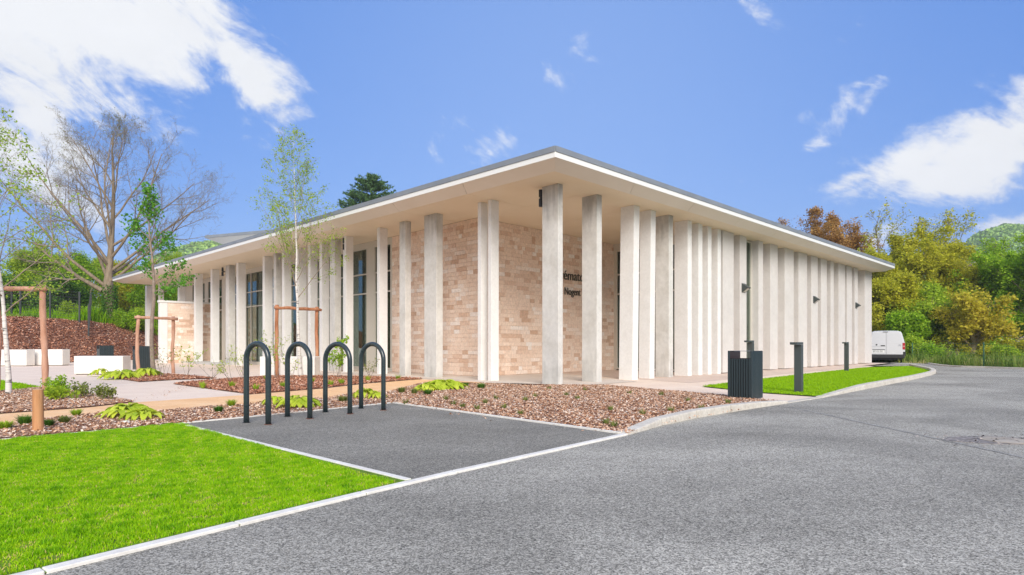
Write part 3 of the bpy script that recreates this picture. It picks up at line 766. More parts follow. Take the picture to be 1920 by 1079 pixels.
right_cols = [(1016.5, 1046.5, 1055.3, 'g', 0, 0), (1091, 1119, 1128.5, 'g', 0, 0), (1160, 1185.5, 1196, 'p', 0.10, 0), (1197, 1218, 1227, 'p', 0.08, 0), (1228.5, 1254, 1262, 'g', 0, 0),
              (1264, 1289.5, 1297, 'p', 0, 0), (1297, 1309.5, 1317, 'p', 0, 0), (1317, 1327.5, 1334, 'p', 0, 0), (1335, 1345.5, 1351.5, 'p', 0, 1)]
for i, (l, e, r, k, ln, wall) in enumerate(right_cols):
    u0 = u_on_v(e, VC); v1 = v_on_u(l, u0); u1 = u_on_v(r, VC)
    if i in (6, 7): v1 = VC + 0.42
    if wall: v1 = VB + 0.0
    mb = MB().uv(u0, u1, VC, v1, -0.05, ZS + 0.004, lean=(ln, 0))
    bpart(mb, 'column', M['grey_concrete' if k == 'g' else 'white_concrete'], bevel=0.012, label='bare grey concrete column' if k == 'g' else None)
pleats = [(1355.3, 1375.5), (1387, 1399.5), (1422, 1430.5), (1444, 1458), (1471, 1488), (1497, 1513), (1521, 1533), (1539, 1550), (1557, 1563), (1572, 1584),
          (1587.5, 1597), (1602, 1608), (1621, 1634)]
for i, (e, r) in enumerate(pleats):
    u0, u1 = u_on_v(e, VC), u_on_v(r, VC)
    bpart(MB().uv(u0, u1, VC, VB + 0.02, 0.03, ZS + 0.004), 'wall_pleat', M['pleat_concrete'], bevel=0.012)
UE = u_on_v(1634, VC)

# back wall of the pleats, with the slot window behind the second gap
s0, s1 = u_on_v(1399.5, VC), u_on_v(1422, VC)
wall = bpart(MB().uv(UR, UE - 0.1, VB, VB + 0.3, -0.05, ZS + 0.004).uv(UE - 0.4, UE - 0.1, VB + 0.3, 45.0, -0.05, ZS + 0.004), 'facade_wall', M['pleat_concrete'])
bpart(MB().uv(UE - 0.105, UE - 0.02, VB + 0.1, 45.0, -0.05, ZS + 0.002), 'end_wall', M['pleat_concrete'])

def window_uv(name, axis, fixed, a0, a1, z0, z1, splits_a, splits_z, face=-1, curtain=None, deep=0.06, blind='curtain'):
    """framed window in a facade plane. axis 'v': plane u=fixed running along v; axis 'u': plane v=fixed running along u"""
    t = 0.055
    mb = MB()
    def bar(b0, b1, c0, c1, d0=-deep, d1=deep):
        if axis == 'v': mb.uv(fixed + d0, fixed + d1, b0, b1, c0, c1)
        else: mb.uv(b0, b1, fixed + d0, fixed + d1, c0, c1)
    bar(a0, a0 + t, z0, z1); bar(a1 - t, a1, z0, z1)
    bar(a0 + t, a1 - t, z0, z0 + t); bar(a0 + t, a1 - t, z1 - t, z1)
    A = [a0 + t] + list(splits_a) + [a1 - t]; Z = [z0 + t] + list(splits_z) + [z1 - t]
    for s in splits_z: bar(a0 + t, a1 - t, s - t / 2, s + t / 2, -deep * 0.8, deep * 0.8)
    for s in splits_a:
        for zi in range(len(Z) - 1): bar(s - t / 2, s + t / 2, Z[zi] + t / 2 * (zi > 0), Z[zi + 1] - t / 2 * (zi < len(Z) - 2), -deep * 0.7, deep * 0.7)
    w = bpart(mb, name, M['frame'])
    def sub(b0, b1, c0, c1, d, mat, nm, th=0.008):
        q = MB()
        if axis == 'v': q.uv(fixed + d, fixed + d + th, b0, b1, c0, c1)
        else: q.uv(b0, b1, fixed + d, fixed + d + th, c0, c1)
        bpart(q, nm, mat, parent=w)
    for ai in range(len(A) - 1):
        for zi in range(len(Z) - 1):
            sub(A[ai] - 0.01, A[ai + 1] + 0.01, Z[zi] - 0.01, Z[zi + 1] + 0.01, 0.0, M['glass'], 'pane')
    if curtain: sub(a0 + 0.02, a1 - 0.02, z0 + 0.02, curtain, 0.16, M[blind], 'blind')
    # the frame object sits in world axes, like every part of the building
    for c in w.children: c.matrix_parent_inverse = Matrix.Identity(4)
    return w

ZT = [3.21, 4.02]
wins = [(20.50, 21.74), (22.27, 24.6), (25.1, 27.4), (27.9, 30.2), (30.7, 32.2), (32.4, 35.1), (35.6, 38.2), (38.7, 41.2), (41.7, 44.2)]
for a0, a1 in wins:
    sp = [a0 + (a1 - a0) * 0.74] if a1 - a0 > 1.6 else []
    window_uv('window', 'v', UI + 0.05, a0, a1, 0.10, 5.12, sp, ZT, curtain=3.15)
mb = MB()
edges = [20.43] + [x for w in wins for x in w] + [46.0]
for a, b in zip(edges[0::2], edges[1::2]): mb.uv(UI, UI + 0.22, a, b, -0.05, ZS + 0.003)
mb.uv(UI + 0.001, UI + 0.2, 20.5, 46.0, -0.05, 0.098).uv(UI + 0.001, UI + 0.2, 20.5, 46.0, 5.122, ZS + 0.002)
bpart(mb, 'facade_panels', M['frame'])
# glazed side of the porch recess and slot window of the pleated wall
window_uv('window', 'v', UR, 11.45, 15.22, 0.06, 5.05, [12.7, 14.0], ZT, curtain=3.15)
bpart(MB().uv(UR - 0.05, UR + 0.1, 15.22, 15.36, -0.05, ZS).uv(UR - 0.05, UR + 0.1, VB, 11.45, -0.05, ZS).uv(UR - 0.04, UR + 0.09, 11.45, 15.22, 5.05, ZS), 'porch_post', M['frame'])
window_uv('window', 'u', VC + 0.34, s0 + 0.001, s1 - 0.001, 0.03, 5.30, [], [], curtain=5.28, blind='slot_blind')
# end of the glazed body, interior floor, ceiling and dark back wall
bpart(MB().uv(UI, 24.0, 46.0, 46.2, -0.05, ZS + 0.002), 'gable_wall', M['render_wall'])
bpart(MB().uv(UI + 0.23, UR - 0.2, 20.5, 45.9, -0.02, 0.02).uv(UR + 0.2, 39, 11.6, 20.0, -0.02, 0.02), 'floor', M['interior'])
bpart(MB().uv(18.6, 18.8, 20.6, 45.9, 0.02, ZS).uv(UR + 4.0, UR + 4.2, 11.6, 20.0, 0.02, ZS), 'inner_wall', M['interior'])

# sandstone walls: joint backing, then every stone proud of it
def stone_wall(name, axis, fixed, a0, a1, z0, z1, sgn, budget, near, h=0.142, mx=1.0):
    """axis 'u': face at v=fixed looking -v; axis 'v': face at u=fixed looking -u"""
    mb = MB()
    if axis == 'u': mb.uv(a0, a1, fixed, fixed + 0.25, -0.05, z1)
    else: mb.uv(fixed, fixed + 0.25, a0, a1, -0.05, z1)
    w = bpart(mb, name, M['mortar'])
    rows = int(round((z1 - z0) / h)); h = (z1 - z0) / rows
    ang = math.atan2(RD[1], RD[0]) if axis == 'u' else math.atan2(LD[1], LD[0])
    pieces = []
    for r in range(rows):
        a = a0
        while a < a1 - 0.02:
            ln = float(rng.choice([0.17, 0.22, 0.30, 0.40, 0.52, 0.60], p=[0.16, 0.2, 0.2, 0.2, 0.14, 0.10])) * rng.uniform(0.9, 1.1)
            if a1 - a - ln < 0.12: ln = a1 - a
            pieces.append((a, ln, z0 + r * h)); a += ln
    pieces.sort(key=lambda p: -(p[1] / (1 + 0.05 * abs(p[0] - near))))
    mass = MB(); tones = []
    variants = []
    for k in range(6):
        q = MB(); j = lambda s: rng.uniform(-s, s)
        vs = [(-0.5, 0, 0), (0.5, 0, 0), (0.5, 0, 1), (-0.5, 0, 1)]
        vs += [(-0.5 + abs(j(.012)), 1 + j(.25), 0.03 + abs(j(.03))), (0.5 - abs(j(.012)), 1 + j(.25), 0.03 + abs(j(.03))), (0.5 - abs(j(.012)), 1 + j(.25), 0.97 - abs(j(.03))), (-0.5 + abs(j(.012)), 1 + j(.25), 0.97 - abs(j(.03)))]
        q.add(vs, [(0, 1, 2, 3), (4, 7, 6, 5), (0, 4, 5, 1), (1, 5, 6, 2), (2, 6, 7, 3), (3, 7, 4, 0)])
        me = bpy.data.meshes.new('stone'); me.from_pydata(q.v, [], q.f); me.update(); me.materials.append(M['stone'])
        variants.append(me)
    g = 0.005
    for i, (a, ln, z) in enumerate(pieces):
        proud = float(rng.uniform(0.008, 0.018))
        if i < budget:
            o = bpy.data.objects.new('stone', variants[i % 6])
            link(o, w)
            c = a + ln / 2
            pos = W(c, fixed, z + g / 2) if axis == 'u' else W(fixed, c, z + g / 2)
            # local +y looks out of the wall
            o.location = pos
            o.rotation_euler = (0, 0, ang + (math.pi if axis == 'u' else 0))
            o.scale = (ln - g, proud, h - g)
        else:
            if axis == 'u': mass.uv(a + g / 2, a + ln - g / 2, fixed - proud, fixed, z + g / 2, z + h - g / 2)
            else: mass.uv(fixed - proud, fixed, a + g / 2, a + ln - g / 2, z + g / 2, z + h - g / 2)
            tones += [float(rng.random())] * 6
    if tones:
        me = bpy.data.meshes.new('stone_courses'); me.from_pydata(mass.v, [], mass.f); me.update()
        at = me.attributes.new('tone', 'FLOAT', 'FACE'); at.data.foreach_set('value', np.array(tones, dtype=np.float32))
        me.materials.append(M['stone_mass'])
        o = link(bpy.data.objects.new('stone_courses', me), w); o['kind'] = 'stuff'
    return w
stone_wall('stone_wall', 'u', VR, UI, UR - 0.05, 0.02, ZS - 0.003, -1, 150, 14.5)
stone_wall('stone_wall', 'v', UI, VR + 0.0, 20.43, 0.02, ZS - 0.003, -1, 110, 15.4)
# low screen wall standing out of the colonnade at the far left
vw = 40.0; uw0 = 10.55
stone_wall('screen_wall', 'u', vw, uw0 + 0.42, 16.5, 0.02, 3.58, -1, 40, 11.0, h=0.165)
bpart(MB().uv(uw0 - 0.05, 16.5, vw - 0.07, vw + 0.33, 3.58, 3.70), 'wall_coping', M['white_concrete'], bevel=0.01)
bpart(MB().uv(uw0, uw0 + 0.41, vw - 0.03, vw + 0.29, -0.05, 3.579), 'wall_end', M['white_concrete'], bevel=0.01)
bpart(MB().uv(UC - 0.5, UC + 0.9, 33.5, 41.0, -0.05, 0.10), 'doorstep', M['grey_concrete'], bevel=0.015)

# roof: slab, grey metal fascia, white drip edge, boarded soffit with joints
RC, RR, RB, RL = (10.85, 9.5), (UE + 0.25, 9.5), (UE + 0.25, 50.2), (10.10, 49.3)       # outer corners (u, v)
SC, SR, SL = (11.32, 9.93), (UE + 0.02, 9.93), (10.72, 48.75)
def Wq(p, z=0): return W(p[0], p[1], z)
def quad_prism(pts_b, pts_t):
    mb = MB(); n = len(pts_b)
    mb.add(list(pts_b) + list(pts_t), [tuple(range(n - 1, -1, -1)), tuple(range(n, 2 * n))] + [(i, (i + 1) % n, n + (i + 1) % n, n + i) for i in range(n)])
    return mb
ring = [RC, RR, RB, RL]
def inset(p, d):
    c = (25.0, 30.0); return (p[0] + d * np.sign(c[0] - p[0]), p[1] + d * np.sign(c[1] - p[1]))
roof = bpart(quad_prism([Wq(inset(p, .02), 5.50) for p in ring], [Wq(inset(p, .02), 5.735) for p in ring]), 'roof', M['zinc_top'])
roof_body = bpart(quad_prism([Wq(p, 5.346) for p in (SC, SR, (UE + 0.02, 49.6), SL)], [Wq(p, 5.499) for p in (SC, SR, (UE + 0.02, 49.6), SL)]), 'roof_core', M['interior_dark'], parent=roof)
for a, b in ((RL, RC), (RC, RR), (RR, RB), (RB, RL)):
    a = np.array(a); b = np.array(b); d = b - a; L_ = np.linalg.norm(d); d /= L_; nn = np.array([d[1], -d[0]])
    n = max(1, round(L_ / 3.1)); 
    for i in range(n):
        p, q = a + d * (L_ * i / n + (0.004 if i else 0)), a + d * (L_ * (i + 1) / n)
        for nm, z0, z1, o0, o1, mt in (('fascia_sheet', 5.615, 5.75, 0.03, 0.0, 'zinc'), ('drip_edge', 5.485, 5.612, 0.012, 0.0, 'drip')):
            m_ = quad_prism([Wq(p + nn * o0, z0), Wq(q + nn * o0, z0), Wq(q - nn * 0.02, z0), Wq(p - nn * 0.02, z0)], [Wq(p + nn * o0, z1), Wq(q + nn * o0, z1), Wq(q - nn * 0.02, z1), Wq(p - nn * 0.02, z1)])
            bpart(m_, nm, M[mt], parent=roof)
def lerp(a, b, t): return (a[0] + (b[0] - a[0]) * t, a[1] + (b[1] - a[1]) * t)
def soffit_strip(o0, o1, i0, i1, n, zo, zi, mat):
    g = 0.0055 / max(1.0, math.dist(o0, o1))
    for k in range(n):
        ta, tb = k / n + (g if k else 0), (k + 1) / n - (g if k < n - 1 else 0)
        q = [Wq(lerp(o0, o1, ta), zo), Wq(lerp(o0, o1, tb), zo), Wq(lerp(i0, i1, tb), zi), Wq(lerp(i0, i1, ta), zi)]
        t_ = [(x, y, z + 0.012) for x, y, z in q]
        bpart(quad_prism(q, t_), 'soffit_panel', mat)
soffit_strip(inset(RC, .01), (RR[0], RR[1] + .01), SC, SR, 9, 5.488, ZS + 0.002, M['soffit_edge'])
soffit_strip((RL[0] + .01, RL[1]), inset(RC, .01), (SL[0], SL[1] + 0.3), SC, 12, 5.488, ZS + 0.002, M['soffit_edge'])
soffit_strip((UI, SC[1]), SR, (UI, VB + 0.05), (SR[0], VB + 0.05), 9, ZS + .003, ZS + .003, M['soffit'])
soffit_strip((UI, VB + 0.056), (UR + 0.1, VB + 0.056), (UI, VR + 0.2), (UR + 0.1, VR + 0.2), 3, ZS + .003, ZS + .003, M['soffit'])
soffit_strip(SL, SC, (UI - 0.006, SL[1]), (UI - 0.006, SC[1]), 12, ZS + .003, ZS + .003, M['soffit'])
soffit_strip((UI, 48.75), (UI, 46.2), (UE, 48.75), (UE, 46.2), 1, ZS + .003, ZS + .003, M['soffit'])
bpart(MB().uv(UI + 0.25, UE - 0.45, VR + 0.25, 45.9, ZS, ZS + 0.014), 'ceiling', M['interior_dark'])

# raised roof behind the far end of the eave
ax, ay = K(384, 45.0), 45.0; bx_, by_ = K(520, 42.5), 42.5
d = np.array([bx_ - ax, by_ - ay]); d /= np.linalg.norm(d); nrm = np.array([-d[1], d[0]])
a = np.array([ax, ay]); b = a + d * 9.0
z0 = EYE + 45 * (648 - 447) / FOC
up = quad_prism([(*(a), z0), (*(b), z0), (*(b + nrm * 7), z0), (*(a + nrm * 7), z0)], [(*(a), z0 + .2), (*(b), z0 + .2), (*(b + nrm * 7), z0 + .2), (*(a + nrm * 7), z0 + .2)])
ro = bpart(up, 'upper_roof', M['zinc'])
a2, b2 = a + d * 1.0 + nrm * 0.6, b - d * 1.0 + nrm * 0.6
bpart(quad_prism([(*a2, z0 - .40), (*b2, z0 - .40), (*(b2 + nrm * 5.6), z0 - .40), (*(a2 + nrm * 5.6), z0 - .40)], [(*(a + d * .04 + nrm * .04), z0 - 0.004), (*(b - d * .04 + nrm * .04), z0 - 0.004), (*(b - d * .04 + nrm * 6.9), z0 - .004), (*(a + d * .04 + nrm * 6.9), z0 - .004)]), 'upper_soffit', M['drip'], parent=ro)
a3, b3 = a + d * 1.6 + nrm * 1.2, b - d * 1.6 + nrm * 1.2
bpart(quad_prism([(*a3, 5.7), (*b3, 5.7), (*(b3 + nrm * 4.6), 5.7), (*(a3 + nrm * 4.6), 5.7)], [(*a3, z0 - .402), (*b3, z0 - .402), (*(b3 + nrm * 4.6), z0 - .402), (*(a3 + nrm * 4.6), z0 - .402)]), 'upper_wall', M['render_wall'])

# lettering on the stone wall of the porch
def lettering(body, size, u, z, name, extrude=0.012, squeeze=1.0):
    cu = bpy.data.curves.new(name, 'FONT'); cu.body = body; cu.size = size; cu.extrude = extrude; cu.align_x = 'LEFT'
    tmp = bpy.data.objects.new(name, cu); COL.objects.link(tmp)
    bpy.context.view_layer.update()
    me = bpy.data.meshes.new_from_object(tmp.evaluated_get(bpy.context.evaluated_depsgraph_get()))
    bpy.data.objects.remove(tmp)
    me.materials.clear(); me.materials.append(M['letter'])
    return me
def place_letters(me, name, u, v, z, sx):
    o = link(bpy.data.objects.new(name, me))
    o.location = W(u, v, z)
    o.rotation_euler = (math.radians(90), 0, math.atan2(RD[1], RD[0])); o.scale = (sx, 1, 1)
    bpy.context.view_layer.update()
    child_of(o, building)
    return o
def sign_line(full, prefix, size, u_at, z, sx):
    """set the line so that the text after PREFIX begins at u_at"""
    wp = 0.0
    if prefix:
        m1 = lettering(prefix, size, 0, 0, 'tmp'); m2 = lettering(prefix + '|', size, 0, 0, 'tmp')
        wp = max(v.co.x for v in m2.vertices) * sx - 0.04
    me = lettering(full, size, 0, 0, 'wall_lettering')
    return place_letters(me, 'wall_lettering', u_at - wp, VR - 0.045, z, sx)
sign_line('crématorium', 'cr', 0.53, 18.0, EYE + 23.8 * (648 - 527) / FOC + 0.03, 0.93)
sign_line('de Nogent', 'de ', 0.40, 18.02, EYE + 23.7 * (648 - 553.0) / FOC, 0.80)

# wall lamps (a folded wedge) on the pleats and black spotlights at the column heads
def wall_lamp(px, py, s, label):
    u = u_on_v(px, VC); 
    Y = W(u, VC)[1]; z = EYE + Y * (648 - py) / FOC
    root = thing('wall_lamp', label, 'wall lamp', W(u, VC, z), math.atan2(RD[1], RD[0]), 'wedge shaped lamps on the pleated facade')
    w, h, dp = 0.30 * s, 0.37 * s, 0.25 * s                                  # local x along the wall, -y out of it
    mb = MB(); t = 0.02
    mb.add([(0, -0.001, h / 2), (0, -0.001, -h / 2), (0, -dp, 0), (w, -0.001, h / 2), (w, -0.001, -h / 2), (w, -dp, 0)],
           [(0, 1, 2), (3, 5, 4), (0, 2, 5, 3), (0, 3, 4, 1), (1, 4, 5, 2)])
    mb.build('housing', M['anth'], root, bevel=0.006)
    q = MB(); e = 0.006
    n_ = np.array([-h / 2, -dp]) / math.hypot(h / 2, dp)                        # outward normal of the lower face (y, z) 
    f = lambda t_, x: (x, -dp * t_ + n_[0] * e, -h / 2 * (1 - t_) + n_[1] * e * 1.0)
    q.add([f(.15, .05), f(.85, .05), f(.85, w - .05), f(.15, w - .05)], [(0, 1, 2, 3)]); q.build('lamp_lens', M['lens'], root)
wall_lamp(1390, 540, 1.0, 'wedge wall lamp above the slatted bin, nearest of the three')
wall_lamp(1524, 562, 0.95, 'wedge wall lamp in the middle of the pleated facade')
wall_lamp(1603, 573, 0.9, 'wedge wall lamp farthest away, near the building corner')

def spot(u, v, z, label):
    root = thing('spotlight', label, 'spotlight', W(u, v, z), 0, 'black spotlights at the column heads')
    MB().tube([(0, 0, 0.02), (0, 0, -0.20)], 0.055, 12).build('lower_lamp', M['black'], root)
    MB().tube([(0, 0, 0.26), (0, 0, 0.06)], 0.055, 12).build('upper_lamp', M['black'], root)
    MB().box(-0.02, 0.14, -0.02, 0.02, 0.0, 0.06).build('bracket', M['black'], root)
u0 = u_on_v(1046.5, VC); v1 = v_on_u(1016.5, u0)
spot(u0 + 0.03, v1 + 0.08, 5.02, 'black spotlight at the head of the grey corner column')
v0 = v_on_u(645, UC); spot(UC + 0.02, v0 + 0.02, 5.0, 'black spotlight high on a column behind the birch')
v0 = v_on_u(417, UC); spot(UC + 0.02, v0, 5.02, 'black spotlight high on a column over the stone screen wall')

# ------------------------------------------------------------------ street furniture
def hoop(px0, py0, px1, py1, label):
    a, b = np.array(G(px0, py0)), np.array(G(px1, py1))
    c = (a + b) / 2; w = np.linalg.norm(b - a) / 2; ang = math.atan2(b[1] - a[1], b[0] - a[0])
    root = thing('bike_hoop', label, 'bike hoop', (c[0], c[1], 0.008), ang, 'arched bike hoops on the asphalt pad')
    H, r = 1.10, 0.037
    pts = [(-w, 0, -0.02), (-w, 0, 0.3), (-w, 0, H - w - r)]
    pts += [(-w * math.cos(t), 0, H - w - r + (w + 0.0) * math.sin(t)) for t in np.linspace(0.08, math.pi - 0.08, 26)]
    pts += [(w, 0, H - w - r), (w, 0, 0.3), (w, 0, -0.02)]
    MB().tube(pts, r, 18).build('bent_tube', M['slate'], root, smooth=True)
    for s in (-1, 1):
        q = MB(); k = 14
        ring_ = [(s * w + math.cos(t) * 0.055 * rng.uniform(.8, 1.1), math.sin(t) * 0.055 * rng.uniform(.8, 1.1)) for t in np.linspace(0, 2 * math.pi, k, endpoint=False)]
        q.hexa(ring_, 0.0, 0.006); q.build('ground_fixing', M['rust'] if s > 0 else M['black'], root)
hoop(462, 794, 503, 797.5, 'leftmost of the four dark bike hoops')
hoop(539, 782.5, 581, 786.5, 'second dark bike hoop from the left')
hoop(610, 774, 656, 777.5, 'third dark bike hoop, right of the birch stake')
hoop(677, 767, 719, 770.5, 'rightmost of the four dark bike hoops')

def slat_bin(x, y, rz, w, dpt, h, label, low=0.15):
    """front along local +x at y=0, sides going to +y"""
    root = thing('litter_bin', label, 'litter bin', (x, y, 0.0), rz)
    t = 0.022
    def side(nm, x0):
        p = MB().box(x0, x0 + 0.008, 0.0, dpt, 0.02, h).build(nm, M['black'], root)
        n = 9
        for i in range(n):
            a = dpt * i / n + 0.004; b = dpt * (i + 1) / n - 0.016
            xa = x0 - 0.012 if x0 < 0.01 else x0 + 0.008
            MB().box(xa, xa + 0.012, a, b, 0.03, h - 0.01).build('slat', M['bin'], p, bevel=0.003)
        return p
    side('side_panel', -w / 2); 
    sp = MB().box(w / 2 - 0.008, w / 2, 0, dpt, 0.02, h).build('side_panel', M['black'], root)
    n = 9
    for i in range(n):
        a = dpt * i / n + 0.004; b = dpt * (i + 1) / n - 0.016
        MB().box(w / 2, w / 2 + 0.014, a, b, 0.03, h - 0.01).build('slat', M['bin'], sp, bevel=0.003)
    fp = MB().box(-w / 2 + 0.008, w / 2 - 0.008, 0.012, 0.020, 0.04, h - low).build('front_panel', M['black'], root)
    n = 9; ww = w - 0.02
    for i in range(n):
        a = -ww / 2 + ww * i / n + 0.004; b = -ww / 2 + ww * (i + 1) / n - 0.016
        MB().box(a, b, -0.006, 0.012, 0.03, h - low - 0.008).build('slat', M['bin'], fp, bevel=0.004)
    MB().box(-w / 2 + 0.008, w / 2 - 0.008, dpt - 0.02, dpt - 0.008, 0.04, h - low).build('back_panel', M['bin_in'], root)
    MB().box(-w / 2 + 0.009, -w / 2 + 0.014, 0.03, dpt - 0.01, h * .5, h - 0.02).build('inner_lining', M['bin_in'], root)
    MB().tube([(-w / 2 + 0.004, dpt * 0.45, h - 0.006), (w / 2 - 0.004, dpt * 0.45, h - 0.006)], 0.006, 6).build('bag_bar', M['chrome'], root)
    MB().box(-w / 2 - 0.012, -w / 2 + 0.02, -0.008, 0.02, 0, h).box(w / 2 - 0.02, w / 2 + 0.014, -0.008, 0.02, 0, h).build('corner_posts', M['bin'], root, bevel=0.003)
    return root
# local +x along -L, local +y along R
angR = math.atan2(RD[1], RD[0])
def bin_at(px, py, w, dpt, h, label):
    c = np.array(G(px, py))                        # near corner (right front)
    f = c + LD * (w / 2)
    slat_bin(f[0], f[1], angR - math.pi / 2, w, dpt, h, label)
bin_at(1409, 751, 0.46, 0.50, 0.945, 'dark slatted litter bin in the bark mulch beside the road kerb')
bin_at(256, 694, 0.60, 0.62, 1.02, 'dark slatted litter bin behind the young staked tree')
bin_at(187, 691, 0.58, 0.55, 1.05, 'dark slatted litter bin behind the white block bench by the bank')

def bollard(px, py, ht, w, label):
    c = np.array(G(px, py))
    root = thing('bollard_lamp', label, 'bollard lamp', (c[0], c[1], 0.01), angR, 'bollard lamps on the facade lawn')
    # local x along R, y along L ; head reaches towards -x
    MB().box(0, 0.12, 0, w, 0, ht - 0.055).build('post', M['anth'], root, bevel=0.004)
    MB().box(-0.24, 0.12, 0, w, ht - 0.053, ht).build('lamp_head', M['anth'], root, bevel=0.004)
    MB().box(-0.22, -0.02, 0.015, w - 0.015, ht - 0.058, ht - 0.0535).build('lamp_lens', M['lens'], root)
    MB().box(-0.03, 0.15, -0.03, w + 0.03, -0.01, 0.012).build('base_plate', M['black'], root)
bollard(1502.5, 738, 1.11, 0.155, 'bollard lamp on the lawn right of the slatted bin, nearest of three')
bollard(1590, 697.5, 1.17, 0.145, 'bollard lamp farthest along the facade lawn')
bollard(1411, 712.5, 1.19, 0.155, 'bollard lamp half hidden behind the slatted bin')

def block(px0, px1, py, top, depth, label, name='block_bench', cat='bench', turn=0.0):
    Y = G(0, py)[1]; x0, x1 = K(px0, Y), K(px1, Y)
    h = EYE - Y * (top - HZ) / FOC
    root = thing(name, label, cat, ((x0 + x1) / 2, Y, 0.0), turn)
    w = (x1 - x0) / 2
    MB().box(-w, w, 0, depth, 0.03, h).build('block', M['planter'], root, bevel=0.02)
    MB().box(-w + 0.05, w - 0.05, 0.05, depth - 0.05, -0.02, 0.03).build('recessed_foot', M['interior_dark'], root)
block(140, 229, 703, 668, 0.5, 'white concrete block bench in front of the bark bank', turn=0.05)
block(50.6, 117, 686, 655.5, 0.55, 'right hand block of the long white concrete bench at the bank')
block(-45, 49.6, 687, 656, 0.55, 'left hand block of the long white concrete bench, cut by the picture edge')
block(487, 590, 706.5, 669, 0.6, 'white concrete planter box behind the bike hoops and birch', name='planter_box', cat='planter')

def stake_frame(posts, h, r, label, mat='stake', over=0.12, seed=1, loc_r=None):
    g = np.random.default_rng(seed)
    a, b = np.array(posts[0]), np.array(posts[1]); c = (a + b) / 2
    root = thing('tree_stake', label, 'tree stake', (c[0], c[1], 0.0), 0, 'wooden stakes tied across the young trees')
    for p in (a, b):
        q = p - c; k = 9
        ph = g.uniform(0, 6)
        off = np.cumsum(g.normal(0, 0.010, (k, 2)), 0); off -= off[0]
        pts = [(q[0] + off[i][0] + .012 * math.sin(i * .9 + ph), q[1] + off[i][1], -0.05 + (h + .05) * i / (k - 1)) for i in range(k)]
        MB().tube(pts, r * g.uniform(0.88, 1.1, k) * np.linspace(1.05, .95, k), 10).build('post', M[mat], root, smooth=True)
    d = (b - a) / np.linalg.norm(b - a); s0, s1 = a - c - d * over, b - c + d * over
    fr = np.array([d[1], -d[0]]); fr = fr if fr[1] < 0 else -fr
    k = 9; zt = h - 0.09
    pts = [tuple(s0 + (s1 - s0) * i / (k - 1) + fr * r * 1.5) + (zt + g.normal(0, 0.008),) for i in range(k)]
    MB().tube(pts, r * 0.86 * g.uniform(0.9, 1.1, k), 10).build('crossbar', M[mat], root, smooth=True)
    return root
stake_frame([G(519, 707), G(594, 704)], 2.40, 0.060, 'reddish stake frame across the birch behind the bike hoops', seed=3)
p = G(85, 738); stake_frame([(p[0] - 1.15, p[1] + 0.1), p], 2.37, 0.062, 'pale stake frame across the left birch', mat='stake_pale', seed=5, over=0.1)
stake_frame([G(258, 702), G(325, 700)], 2.15, 0.060, 'stake frame with a crooked post across the young green tree', seed=12, mat='stake_pale')
p = G(71, 812)
root = thing('wooden_post', 'short cut round wooden post in the mulch beside the lawn', 'post', (p[0], p[1], 0.0))
MB().tube([(0, 0, -.05), (0.003, 0, .25), (0.0, 0, .52)], [0.058, 0.056, 0.055], 18).build('shaft', M['cut_wood'], root, bevel=0.004, smooth=False)
MB().tube([(0, 0, .5201), (0, 0, .524)], [0.052, 0.050], 18).build('cut_end', M['cut_end'], root)

# manhole patch broken into the road
p = G(1862, 827)
bm_ = MB(); k = 26
bm_.hexa([(p[0] + math.cos(t) * 0.52 * rng.uniform(.85, 1.1), p[1] + math.sin(t) * 0.30 * rng.uniform(.85, 1.1)) for t in np.linspace(0, 2 * math.pi, k, endpoint=False)], 0.0, 0.010)
root = thing('manhole', 'broken rubble ringed manhole patch in the road', 'manhole', (p[0], p[1], 0))
o = bm_.build('worn_patch', M['spoil'], None); o.parent = root; o.matrix_parent_inverse = Matrix.Translation((-p[0], -p[1], 0))
MB().tube([(0.12, -.02, 0.0), (0.12, -.02, 0.016)], 0.24, 24).build('cover', M['field_wall'], root)
v, f, t = chip_cloud([(p[0] - .7, p[1] - .4), (p[0] + .75, p[1] - .4), (p[0] + .75, p[1] + .42), (p[0] - .7, p[1] + .42)], 150, 0.03, lambda x, y: np.full(len(x), 0.008))
o = mesh_np('rubble', v, f, toned('road_rubble', [(0, (.1, .09, .085)), (0.6, (.38, .33, .30)), (1, (.66, .60, .55))]), tone=t); o.parent = root; o.matrix_parent_inverse = Matrix.Translation((-p[0], -p[1], 0)); o['kind'] = 'stuff'

